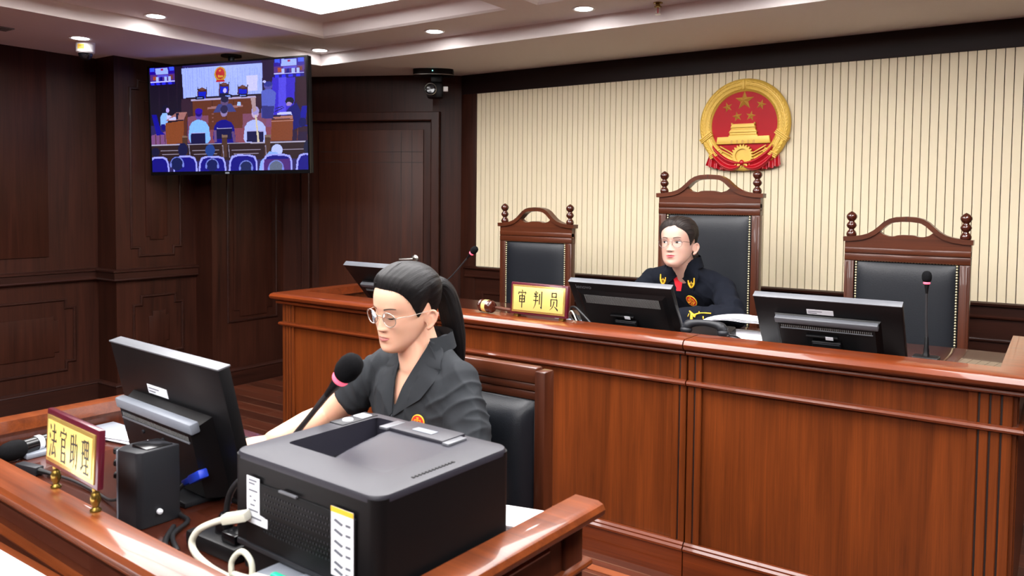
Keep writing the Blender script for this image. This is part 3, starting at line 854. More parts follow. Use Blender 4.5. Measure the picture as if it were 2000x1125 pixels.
G = {
 'shen': [('d', (46, 100), (55, 89)), ('d', (15, 88), (11, 72)), ('h', 14, 84, 88, 84), ('p', (89, 86), (87, 78), (80, 71)), ('v', 24, 66, 24, 30), ('h', 24, 65, 76, 65), ('v', 76, 66, 76, 30), ('h', 24, 48, 74, 48), ('h', 24, 32, 74, 32), ('v', 50, 78, 50, 0)],
 'pan': [('d', (12, 90), (22, 75)), ('p', (47, 92), (44, 82), (36, 74)), ('h', 8, 68, 52, 68), ('h', 3, 46, 56, 46), ('v', 30, 97, 30, 44), ('p', (30, 46), (29, 20), (6, 1)), ('v', 68, 84, 68, 26), ('v', 90, 97, 90, 5), ('r', (91, 5), (77, 14))],
 'yuan': [('v', 29, 95, 29, 68), ('h', 29, 93, 71, 93), ('v', 72, 95, 72, 68), ('h', 29, 73, 70, 73), ('v', 20, 60, 20, 20), ('h', 20, 59, 80, 59), ('v', 81, 60, 81, 22), ('p', (51, 50), (50, 18), (8, 1)), ('n', (55, 22), (74, 14), (92, 2))],
 'fa': [('d', (12, 94), (24, 82)), ('d', (5, 68), (17, 56)), ('r', (10, 3), (28, 38)), ('h', 40, 76, 90, 76), ('v', 66, 98, 66, 50), ('h', 32, 50, 98, 50), ('p', (62, 50), (54, 26), (40, 12)), ('r', (38, 11), (84, 18)), ('n', (74, 36), (82, 24), (91, 6))],
 'guan': [('d', (47, 100), (56, 90)), ('d', (15, 88), (11, 70)), ('h', 14, 84, 88, 84), ('p', (89, 86), (87, 78), (80, 70)), ('v', 30, 67, 30, 0), ('h', 30, 66, 72, 66), ('v', 73, 67, 73, 43), ('h', 30, 46, 71, 46), ('h', 30, 28, 76, 28), ('v', 77, 29, 77, 0), ('h', 30, 4, 75, 4)],
 'zhu': [('v', 13, 90, 13, 18), ('h', 13, 88, 42, 88), ('v', 43, 90, 43, 24), ('h', 13, 66, 41, 66), ('h', 13, 44, 41, 44), ('r', (3, 14), (54, 27)), ('h', 50, 68, 92, 68), ('p', (91, 70), (92, 20), (84, 3)), ('v', 91, 69, 89, 24), ('r', (86, 4), (74, 14)), ('p', (70, 97), (72, 40), (46, 2))],
 'li': [('h', 5, 86, 36, 86), ('h', 7, 54, 35, 54), ('r', (3, 11), (39, 24)), ('v', 21, 86, 21, 17), ('v', 46, 92, 46, 42), ('h', 46, 90, 90, 90), ('v', 91, 92, 91, 42), ('h', 46, 68, 89, 68), ('h', 46, 46, 89, 46), ('v', 68, 90, 68, 4), ('h', 46, 25, 92, 25), ('h', 38, 4, 99, 4)]}

def name_plate(label, loc, rz, w, h, chars, cw, ch, feet, tilt):
    """maroon board with a brass plate; local origin under the middle of the board, face toward -Y"""
    t = thing('name_plate', label, 'name plate', loc, rz)
    Mt = T(0, 0, feet) @ RX(-tilt)
    MF = Mt @ frame((0, 0, 0), (1, 0, 0), (0, 0, 1), (0, -1, 0))
    b = NB(); box(b, -w/2, w/2, 0, .02 if w > .3 else .014, 0, h, .004, Mt); obj('board', b, 'plate_f', t)
    i = .011
    b = NB(); prism(b, [(-w/2+i, i), (w/2-i, i), (w/2-i, h-i), (-w/2+i, h-i)], 0, .003, MF, .001); bv = obj('brass_border', b, 'brass_b', t)
    j = .02
    b = NB(); prism(b, [(-w/2+j, j), (w/2-j, j), (w/2-j, h-j), (-w/2+j, h-j)], .003, .0045, MF, .0006); obj('plate', b, 'brass', t)
    n = len(chars)
    for k, c in enumerate(chars):
        x = (k-(n-1)/2)*(w-2*j)/n*.97
        b = NB(); glyph(b, G[c], MF @ T(x-cw/2, h/2-ch/2, .0046) @ Matrix.Diagonal((cw, ch, 1, 1)))
        obj('character', b, 'char', t, 0)
    if feet > .02:
        for s in (-1, 1):
            b = NB(); lathe(b, [(.0005, 0), (.0105, 0), (.011, .004), (.006, .008), (.006, .011), (.0095, .018), (.0105, .027), (.008, .037), (.005, .041), (.0065, .045), (.005, feet+.002), (.0005, feet+.002)], T(s*w*.38, .01, 0), 20, cap=False); obj('foot', b, 'brass_f', t, 60)
    else:
        for s in (-1, 1):
            b = NB(); box(b, s*w*.4-.012, s*w*.4+.012, .002, .03, 0, feet+.004, .002); obj('foot', b, 'brass_f', t)
    return t
name_plate('maroon framed gold name plate of three characters on the bench ledge', (-1.955, 3.015, ZL), 0, .307, .147, ['shen', 'pan', 'yuan'], .052, .084, .012, R(4))
name_plate('maroon framed gold name plate of four characters on the clerk desk', (-1.683, .812, DL), R(-5), .262, .121, ['fa', 'guan', 'zhu', 'li'], .038, .074, .05, R(3))

# ------------------------------------------------------------------ gavel
t = thing('gavel', 'dark wooden gavel with a brass band lying beside the name plate', 'gavel', (-2.25, 3.025, ZL+.001), R(-12))
b = NB(); Mg = T(0, 0, .031) @ RY(R(90)) 
lathe(b, [(.0005, -.045), (.022, -.045), (.028, -.04), (.03, -.034), (.026, -.03), (.0255, -.027), (.029, -.022), (.029, .022), (.0255, .027), (.026, .03), (.03, .034), (.028, .04), (.022, .045), (.0005, .045)], Mg, 32, cap=False)
obj('head', b, 'finial', t, 50)
b = NB(); lathe(b, [(.0293, -.013), (.0302, -.012), (.0302, .012), (.0293, .013)], Mg, 32, cap=False); obj('band', b, 'brass', t, 40)
b = NB(); tube(b, [(.0, .0, .03), (.05, .022, .026), (.11, .05, .019), (.16, .073, .013), (.185, .084, .012)], [.009, .007, .009, .011, .008], 12); obj('handle', b, 'chair_x', t, 60)
# ------------------------------------------------------------------ emblem on the slats
EZ = 1.995
t = thing('wall_emblem', 'round gold and red emblem with five stars on the cream slatted wall', 'emblem', (-1.715, 5.084, EZ))
ME = frame((0, 0, 0), (1, 0, 0), (0, 0, 1), (0, -1, 0))
P = lambda n, b, m, sm=35: obj(n, b, m, t, sm)
def ngon(r, n, a0=0, cx=0, cy=0, sx=1, sy=1): return [(cx+r*sx*math.cos(a0+2*math.pi*k/n), cy+r*sy*math.sin(a0+2*math.pi*k/n)) for k in range(n)]
b = NB(); prism(b, ngon(.235, 72), .0, .026, ME); P('red_field', b, 'red')
b = NB()
lathe(b, [(.292, 0), (.296, .02), (.292, .036), (.282, .042), (.25, .043), (.228, .038), (.216, .032), (.212, .024), (.212, 0)], ME, 96, cap=False)
ring = P('wheat_ring', b, 'gold', 50)
for s in (-1, 1):                                 # ears of grain lying round the ring
    b = NB()
    for k in range(26):
        a = math.pi/2+s*(.12+k*.085)
        for r, tw, ln, wd, hh in ((.232, .25, .018, .009, .038), (.254, -.22, .02, .008, .042), (.276, .3, .02, .0075, .042)):
            sphere(b, (0, 0, 0), 1, seg=8, rings=6, m=ME @ T(r*math.cos(a), r*math.sin(a), hh) @ RZ(a+math.pi/2+(tw if s > 0 else -tw)) @ Matrix.Diagonal((ln, wd, .0045, 1)))
    obj('grain', b, 'gold', ring, 180)
b = NB()
for a0, dr_ in ((R(197), .35), (R(-17), -.35), (R(226), -.3), (R(-46), .3)):
    c = V((.256*math.cos(a0), .256*math.sin(a0)))
    for off in (-.011, 0, .011):
        box(b, -.046, .046, off-.0045, off+.0045, .0, .052, .002, ME @ T(c.x, c.y, 0) @ RZ(a0+dr_))
box(b, -.006, .006, -.03, .03, .03, .05, .003, ME @ T(0, .255, 0))
obj('binding', b, 'gold', ring)
def star(bm, cx, cy, r, rot=0, h=.016, z=.026):
    pts = []
    for k in range(10):
        q = r if k % 2 == 0 else r*.40
        a = math.pi/2+rot+k*math.pi/5; pts.append((cx+q*math.cos(a), cy+q*math.sin(a), z))
    add_faces(bm, pts+[(cx, cy, z+h)], [(k, (k+1) % 10, 10) for k in range(10)], ME)
for cx, cy, r, ro in ((0, .155, .064, 0), (-.11, .118, .034, .3), (.108, .124, .034, -.3), (-.045, .055, .034, .2), (.043, .055, .034, -.2)):
    b = NB(); star(b, cx, cy, r, ro, .02 if r > .05 else .012); P('star', b, 'gold_s', 20)
b = NB()                                          # gate tower
prism(b, [(-.175, -.122), (.175, -.122), (.168, -.075), (.095, -.075), (.092, -.066), (-.092, -.066), (-.095, -.075), (-.168, -.075)], .02, .046, ME, .003)
box(b, -.088, .088, -.066, -.05, .02, .044, .002, ME)
prism(b, [(-.093, -.05), (.093, -.05), (.08, -.03), (-.08, -.03)], .02, .05, ME, .003)
box(b, -.078, .078, -.03, -.02, .02, .043, .002, ME)
prism(b, [(-.082, -.02), (.082, -.02), (.072, .002), (-.072, .002)], .02, .05, ME, .003)
box(b, -.078, .078, .0, .006, .02, .048, .002, ME)
for s in (-1, 1): box(b, s*.074-.004, s*.074+.004, .004, .014, .02, .047, .002, ME)
gate = P('gate_tower', b, 'gold')
b = NB()
for cx in (-.072, -.036, 0, .036, .072):
    w_ = .0065 if cx else .0075
    prism(b, [(cx-w_, -.121), (cx+w_, -.121), (cx+w_, -.104), (cx+w_*.6, -.099), (cx, -.097), (cx-w_*.6, -.099), (cx-w_, -.104)], .0455, .0468, ME)
obj('gate_arch', b, 'gold_s', gate)
b = NB(); pts = []
nt2 = 22
for k in range(nt2*4):
    q = .074 if (k % 4) in (0, 1) else .062
    a = 2*math.pi*k/(nt2*4); pts.append((q*math.cos(a), -.2+q*math.sin(a)))
inn = [(.045*math.cos(2*math.pi*k/(nt2*4)), -.2+.045*math.sin(2*math.pi*k/(nt2*4))) for k in range(nt2*4)]
ring_prism(b, pts, inn, .03, .052, ME); prism(b, ngon(.05, 40, 0, 0, -.2), .03, .04, ME); P('gear', b, 'gold')
b = NB()
for s in (-1, 1):
    for k, (x0, y0, x1, y1) in enumerate([(.06, -.185, .15, -.135), (.07, -.197, .16, -.152), (.06, -.235, .13, -.262), (.065, -.245, .12, -.275)]):
        tube(b, [ME @ V((s*x0, y0, .042)), ME @ V((s*x1, y1, .042))], .0045, 6)
P('stalks', b, 'gold')
# red drapery: sash curves, knot and pleated ends
b = NB()
for s in (-1, 1):
    def sash(u, v):
        x = .195*u+.0; top = -.125-.115*math.sin(math.pi*(1-u)*.5)**.8; bot = top-.016-.07*math.sin(math.pi*min(1, u*1.0)**.8*.62)
        z = top+(bot-top)*v
        return ME @ V((s*x, z, .05+.010*math.sin(v*math.pi*3.2)+.006*math.sin(math.pi*u)))
    patch(b, sash, 24, 20)
sphere(b, (0, 0, 0), 1, seg=14, rings=8, m=ME @ T(0, -.243, .056) @ Matrix.Diagonal((.016, .018, .012, 1)))
sash_o = P('red_sash', b, 'red2', 180)
for s in (-1, 1):
    b = NB()
    def tail(u, v):
        x = .095+.128*u+.022*v*u; z = -.165-.04*(1-u)-(.085+.03*u-.02*u*u)*v+.004*math.sin(u*28)
        return ME @ V((s*x, z, .026+.012*math.sin(u*24+v*2)+.01*v))
    patch(b, tail, 46, 10)
    P('drape_end', b, 'red2', 180)
b = NB()
patch(b, lambda u, v: ME @ V((-.1+.2*u, -.245-.04*v-.006*math.cos(u*26), .022+.008*math.sin(u*30))), 40, 6); box(b, -.215, .215, -.25, -.17, 0, .022, .004, ME)
P('drape_middle', b, 'red2', 180)

# ------------------------------------------------------------------ hanging television
tv_c = V((-4.85, 3.44, 2.053)); ya, ti, ro = -1.304, .0225, .0105
n_ = V((math.cos(ya)*math.cos(ti), math.sin(ya)*math.cos(ti), -math.sin(ti))); rt = V((0, 0, 1)).cross(n_).normalized(); up = n_.cross(rt)
rt2 = rt*math.cos(ro)+up*math.sin(ro); up2 = up*math.cos(ro)-rt*math.sin(ro)
t = thing('television', 'large flat television hanging from the ceiling, showing a blue tinted courtroom', 'television', tv_c)
MT = frame((0, 0, 0), rt2, up2, n_)
TW, TH = 1.36, .788
b = NB(); box(b, -TW/2, TW/2, -TH/2, TH/2, -.045, -.004, .006, MT); obj('back_shell', b, 'plastic', t)
b = NB(); i = .013
ring_prism(b, [(-TW/2, -TH/2), (TW/2, -TH/2), (TW/2, TH/2), (-TW/2, TH/2)], [(-TW/2+i, -TH/2+i*1.9), (TW/2-i, -TH/2+i*1.9), (TW/2-i, TH/2-i), (-TW/2+i, TH/2-i)], -.006, .004, MT); bz = obj('bezel', b, 'plastic_s', t)
b = NB(); box(b, -.018, .018, -TH/2+.005, -TH/2+.016, .004, .0048, .0, MT); obj('badge', b, 'grey_p', bz)
b = NB(); tube(b, [V((-.02, .06, .3)), V((-.02, .06, ZS-tv_c.z))], .022, 16); lathe(b, [(.07, ZS-tv_c.z-.012), (.07, ZS-tv_c.z)], T(-.02, .06, 0), 24)
box(b, -.25, .25, -.28, .28, -.075, -.045, .004, MT); tube(b, [V((-.02, .06, .32)), V((-.01, .07, 0))], .02, 12); obj('ceiling_mount', b, 'plastic', t)

# the picture on the screen, painted as coloured cells of a fine grid
GX, GY = 300, 170
img = np.zeros((GY, GX, 3)); img[:] = (.05, .035, .12)
Q = [(85, 168), (1385, 70), (1455, 1025), (110, 1050)]     # corners of the screen in the drawing's own units
def toscreen(x, y):
    u = v = .5
    for _ in range(12):
        px = (1-u)*(1-v)*Q[0][0]+u*(1-v)*Q[1][0]+u*v*Q[2][0]+(1-u)*v*Q[3][0]; py = (1-u)*(1-v)*Q[0][1]+u*(1-v)*Q[1][1]+u*v*Q[2][1]+(1-u)*v*Q[3][1]
        u += (x-px)/1320; v += (y-py+ (u-.5)*0)/920
    return u*GX, v*GY
gy, gx = np.mgrid[0:GY, 0:GX]; gx = gx+.5; gy = gy+.5
def fill(pts, col, raw=False):
    P_ = pts if raw else [toscreen(*p) for p in pts]
    ins = np.zeros((GY, GX), bool)
    for i in range(len(P_)):
        x1, y1 = P_[i]; x2, y2 = P_[(i+1) % len(P_)]
        if y1 == y2: continue
        c = ((y1 > gy) != (y2 > gy)) & (gx < (x2-x1)*(gy-y1)/(y2-y1)+x1); ins ^= c
    img[ins] = [srgb(*col)[k] for k in range(3)]
def ell(cx, cy, rx, ry, col, n=26): fill([(cx+rx*math.cos(2*math.pi*k/n), cy+ry*math.sin(2*math.pi*k/n)) for k in range(n)], col)
def rect(x0, y0, x1, y1, col): fill([(x0, y0), (x1, y0), (x1, y1), (x0, y1)], col)
def line(x0, y0, x1, y1, w, col):
    d = V((x1-x0, y1-y0)).normalized(); nn = V((-d.y, d.x))*w/2
    fill([(x0+nn.x, y0+nn.y), (x1+nn.x, y1+nn.y), (x1-nn.x, y1-nn.y), (x0-nn.x, y0-nn.y)], col)
DK = (30, 20, 34); BR = (122, 70, 44); BR2 = (92, 50, 36); NAVY = (30, 28, 120)
fill([(60, 100), (380, 130), (390, 640), (60, 660)], (34, 22, 40)); fill([(1040, 60), (1480, 60), (1480, 800), (1040, 800)], (52, 30, 60))
for x in (170, 250, 330): line(x, 160, x+10, 620, 5, (50, 32, 50))
fill([(1130, 240), (1310, 240), (1315, 560), (1130, 560)], (92, 78, 190)); fill([(1180, 240), (1240, 240), (1250, 560), (1190, 560)], (120, 108, 214)); fill([(1320, 240), (1420, 240), (1440, 700), (1330, 700)], (66, 34, 44))
fill([(372, 168), (1045, 116), (1052, 376), (392, 418)], (196, 208, 244))
for k in range(34): 
    x = 385+k*20; line(x, 160, x+9, 400, 3, (178, 190, 232))
fill([(920, 225), (1010, 220), (1015, 350), (930, 356)], (232, 226, 240))
fill([(392, 418), (1052, 376), (1056, 396), (392, 440)], (46, 28, 40)); rect(372, 425, 640, 600, (70, 44, 54)); rect(900, 395, 1140, 590, (70, 44, 54))
ell(704, 212, 50, 62, (214, 168, 64)); ell(703, 208, 37, 47, (206, 26, 34)); fill([(672, 262), (738, 260), (745, 276), (668, 278)], (206, 30, 40)); rect(683, 222, 726, 240, (226, 176, 70)); ell(700, 182, 8, 9, (228, 170, 60))
for cx, y0, w_, h_ in ((553, 340, 40, 90), (738, 296, 42, 100), (893, 318, 42, 64)):
    rect(cx-w_, y0, cx+w_, y0+h_, BR2); ell(cx, y0, 24, 12, (130, 84, 62)); rect(cx-w_+9, y0+22, cx+w_-9, y0+h_, (52, 62, 190))
    for s in (-1, 1): line(cx+s*(w_-2), y0-18, cx+s*(w_-2), y0+10, 6, (40, 24, 30))
fill([(705, 376), (775, 374), (792, 420), (690, 420)], (34, 34, 70)); ell(746, 352, 16, 20, (226, 210, 230)); ell(756, 400, 16, 16, (232, 230, 240))
fill([(455, 428), (1000, 396), (1005, 412), (455, 446)], (206, 190, 196)); fill([(468, 442), (1004, 412), (1000, 560), (478, 590)], BR); 
for x in (640, 820): line(x, 432, x+4, 580, 4, (70, 36, 30))
for cx, cy in ((532, 415), (768, 398), (896, 393)): rect(cx-38, cy-14, cx+38, cy+13, (18, 18, 40)); rect(cx-24, cy-3, cx+24, cy+4, (170, 190, 250))
fill([(430, 575), (1140, 540), (1140, 700), (430, 800)], (150, 96, 104)); fill([(95, 740), (240, 700), (240, 815), (100, 820)], (150, 100, 130)); rect(1095, 590, 1140, 780, (150, 96, 120)); fill([(440, 690), (1140, 660), (1140, 790), (440, 800)], (158, 92, 92))
fill([(600, 492), (900, 474), (900, 494), (600, 514)], (180, 130, 110)); fill([(606, 510), (900, 492), (902, 668), (610, 690)], BR)
for k in range(3):
    for y in (548, 580, 612): rect(640+k*0, y, 654, y+10, (160, 110, 90))
line(760, 500, 764, 680, 4, (80, 40, 30)); rect(852, 450, 880, 482, (200, 222, 250))
# the person behind the front desk
fill([(650, 540), (690, 470), (800, 460), (845, 530)], (86, 88, 130)); ell(745, 440, 34, 40, (120, 96, 120)); ell(745, 425, 34, 28, (50, 44, 70))
# clerk at the left desk
fill([(105, 560), (150, 560), (190, 700), (230, 730), (150, 735)], (44, 40, 150)); 
for x in (140, 180, 225): line(x, 730, x+4, 815, 6, (110, 70, 70))
ell(232, 512, 32, 34, (26, 24, 50)); ell(250, 522, 15, 20, (214, 190, 220)); fill([(205, 545), (245, 545), (260, 600), (240, 650), (185, 650), (185, 580)], (176, 214, 246)); fill([(240, 560), (310, 575), (320, 590), (245, 596)], (226, 220, 240)); fill([(190, 640), (228, 640), (225, 692), (200, 690)], (40, 34, 120))
fill([(228, 615), (395, 600), (424, 535), (330, 540)], (190, 134, 112)); fill([(230, 632), (395, 608), (395, 800), (240, 815)], (158, 92, 50)); fill([(395, 608), (428, 540), (425, 740), (395, 800)], (110, 62, 42)); rect(325, 545, 345, 600, (20, 24, 60)); line(340, 560, 275, 512, 6, (30, 26, 50)); line(350, 570, 340, 508, 6, (30, 26, 50)); fill([(262, 592), (322, 575), (328, 604), (262, 606)], (226, 224, 240))
# person at the right desk
fill([(1376, 480), (1416, 478), (1408, 640), (1440, 650), (1350, 665)], (52, 50, 150)); 
for x in (1352, 1434): line(x, 668, x, 775, 7, (120, 70, 50))
fill([(1270, 500), (1330, 455), (1366, 520), (1370, 660), (1310, 690), (1300, 560), (1240, 556)], (34, 36, 110)); ell(1276, 440, 34, 34, (20, 20, 40)); ell(1272, 466, 22, 18, (190, 160, 190)); fill([(1180, 540), (1290, 530), (1300, 556), (1180, 560)], (226, 224, 244))
fill([(1140, 575), (1305, 566), (1310, 590), (1138, 590)], (196, 140, 110)); fill([(1138, 600), (1312, 592), (1312, 775), (1140, 780)], (150, 86, 48)); line(1138, 612, 1312, 604, 6, (210, 160, 130)); line(1165, 505, 1225, 485, 6, (30, 26, 50)); line(1165, 530, 1235, 495, 6, (30, 26, 50)); ell(1386, 620, 30, 40, (24, 26, 90))
# officer standing at right
ell(1100, 312, 34, 36, (110, 104, 160)); ell(1098, 296, 36, 22, (70, 76, 140)); fill([(1046, 360), (1080, 340), (1130, 342), (1165, 370), (1160, 480), (1150, 585), (1056, 580)], (118, 126, 186)); fill([(1054, 480), (1155, 484), (1150, 590), (1060, 588)], (70, 70, 124)); ell(1068, 276, 14, 10, (220, 216, 240))
# three men seated with their backs to us
for cx, hy, hair, shirt, sk in ((543, 548, (50, 30, 120), (168, 214, 250), (120, 90, 160)), (742, 520, (60, 52, 80), (36, 32, 130), (170, 150, 170)), (1002, 530, (190, 176, 200), (206, 214, 240), (220, 196, 200))):
    ell(cx-18 if cx < 600 else cx, hy+10, 30, 46, sk); ell(cx-18 if cx < 600 else cx, hy-8, 31, 36, hair)
    x = cx-16 if cx < 600 else cx
    fill([(x-90, 760), (x-82, 660), (x-60, 622), (x-22, 602), (x+22, 602), (x+62, 622), (x+88, 660), (x+104, 770), (x+80, 800), (x-70, 800)], shirt)
ell(543-18, 528, 32, 24, (70, 40, 160))
for x0, x1, y in ((458, 586, 716), (682, 812, 674), (940, 1078, 698)): rect(x0, y, x1, y+92, (26, 24, 70)); line(x0, y, x1, y-2, 7, (200, 190, 210))
line(820, 700, 838, 790, 22, (120, 90, 120)); line(668, 690, 674, 790, 20, (130, 100, 130)); fill([(1000, 560), (1014, 560), (1060, 900), (1044, 900)], (238, 222, 170)); fill([(960, 410), (1000, 410), (1010, 520), (985, 540)], (200, 170, 150))
# bar in front of the public seats
fill([(100, 822), (1450, 782), (1456, 930), (105, 960)], (58, 36, 32)); line(100, 822, 1450, 784, 8, (206, 196, 190))
for x in (405, 750, 1112): rect(x-22, 735 if x > 500 else 745, x+24, 920, (96, 66, 44)); rect(x-24, 728 if x > 500 else 740, x+26, 752, (150, 120, 90))
for x0, x1 in ((455, 720), (800, 1075), (1150, 1440), (170, 380)):
    for dy in (30, 62): line(x0+dy*.5, 840+dy-x0*.014, x1-dy*.5, 838+dy-x1*.014, 5, (190, 176, 170))
for x in (440, 735, 785, 1096): line(x, 815, x+14, 925, 6, (170, 160, 160))
# spectators and blue seats
def seat(cx, w_, y0): 
    fill([(cx-w_, 1060), (cx-w_+6, y0+60), (cx-w_+24, y0+14), (cx-w_*.4, y0), (cx+w_*.4, y0), (cx+w_-24, y0+14), (cx+w_-6, y0+60), (cx+w_+4, 1060)], (196, 196, 246))
    fill([(cx-w_+16, 1060), (cx-w_+20, y0+66), (cx-w_+38, y0+28), (cx-w_*.36, y0+15), (cx+w_*.36, y0+15), (cx+w_-36, y0+28), (cx+w_-18, y0+66), (cx+w_-12, 1060)], (34, 30, 128))
ell(140, 880, 36, 38, (24, 26, 60)); ell(388, 858, 44, 58, (26, 30, 70)); ell(628, 862, 42, 52, (60, 90, 140)); ell(1192, 862, 46, 54, (214, 220, 240)); ell(1440, 830, 34, 60, (24, 30, 60)); fill([(1060, 960), (1130, 870), (1200, 880), (1160, 1040), (1050, 1040)], (170, 200, 230))
for cx, w_, y0 in ((170, 96, 918), (410, 110, 908), (650, 122, 910), (915, 124, 896), (1200, 126, 890), (1455, 104, 884)): seat(cx, w_, y0)
fill([(1090, 940), (1300, 930), (1310, 1040), (1090, 1040)], (100, 60, 120))
for cx, cy, r, c in ((335, 975, 56, (26, 40, 84)), (648, 985, 52, (28, 40, 90)), (940, 1000, 52, (40, 52, 90)), (1190, 1005, 58, (120, 128, 130))):
    ell(cx, cy, r, r*1.1, c); 
    for k in range(14):
        a0, a1 = math.pi*(1+k/14), math.pi*(1+(k+1)/14); line(cx+(r+2)*math.cos(a0), cy+8+(r*1.1)*math.sin(a0), cx+(r+2)*math.cos(a1), cy+8+(r*1.1)*math.sin(a1), 8, (150, 160, 210))
    ell(cx-r, cy+14, 9, 20, (150, 160, 210)); ell(cx+r, cy+14, 9, 20, (150, 160, 210))
# two small inset views, top left and top right
for x0, y0, w_, h_, sk_ in ((90, 164, 218, 150, -.07), (1136, 84, 236, 158, -.06)):
    f = lambda u, v: (x0+u*w_+v*8, y0+v*h_+u*w_*sk_)
    r_ = lambda a, b_, c, d, col: fill([f(a, b_), f(c, b_), f(c, d), f(a, d)], col)
    r_(0, 0, 1, 1, (70, 50, 150)); r_(.02, 0, .2, .22, (110, 130, 250)); r_(.8, 0, .98, .22, (110, 130, 250)); r_(.24, .04, .74, .42, (190, 206, 255)); r_(.45, .08, .55, .2, (190, 60, 90))
    r_(.0, .4, 1, .75, (110, 70, 130)); r_(.12, .5, .26, .72, (190, 100, 60)); r_(.8, .48, .93, .7, (140, 80, 60)); r_(.3, .44, .74, .56, (120, 110, 200))
    for u in (.3, .46, .64, .8): r_(u-.05, .55, u+.05, .78, (200, 214, 255) if u != .46 else (40, 36, 130))
    r_(0, .78, 1, .84, (220, 214, 240)); r_(0, .84, 1, 1, (40, 34, 130))
    for u in (.1, .32, .55, .8): r_(u-.07, .86, u+.07, 1, (90, 90, 220))
rng_ = np.random.RandomState(2); img *= (1+.05*rng_.randn(GY, GX, 1)); img = np.clip(img**1.15*np.array((.82, .86, 1.3)), 0, 1.4)
sx0, sx1, sy0, sy1 = -TW/2+i, TW/2-i, -TH/2+i*1.9, TH/2-i
us = np.linspace(sx0, sx1, GX+1); vs_ = np.linspace(sy1, sy0, GY+1)
co = np.array([MT @ V((u, v, .0015)) for v in vs_ for u in us])
idx = np.arange((GX+1)*(GY+1)).reshape(GY+1, GX+1)
fc = np.stack([idx[1:, :-1], idx[1:, 1:], idx[:-1, 1:], idx[:-1, :-1]], -1).reshape(-1, 4)
me = bpy.data.meshes.new('screen'); me.from_pydata(co.tolist(), [], fc.tolist())
at = me.color_attributes.new('picture', 'FLOAT_COLOR', 'CORNER')
cc = np.ones((GX*GY, 4, 4), np.float32); cc[:, :, :3] = img.reshape(-1, 1, 3); at.data.foreach_set('color', cc.ravel())
m, nt, bs = mat_new('television_picture')
an = N(nt, 'ShaderNodeVertexColor', layer_name='picture')
hs = N(nt, 'ShaderNodeHueSaturation'); hs.inputs['Saturation'].default_value = 1.05
nt.links.new(an.outputs['Color'], hs.inputs['Color']); nt.links.new(hs.outputs[0], bs.inputs['Emission Color'])
bs.inputs['Base Color'].default_value = (.01, .01, .012, 1); bs.inputs['Roughness'].default_value = .25; bs.inputs['Emission Strength'].default_value = .66
TVMAT = bs
link_mesh('screen', me, m, t, 0)

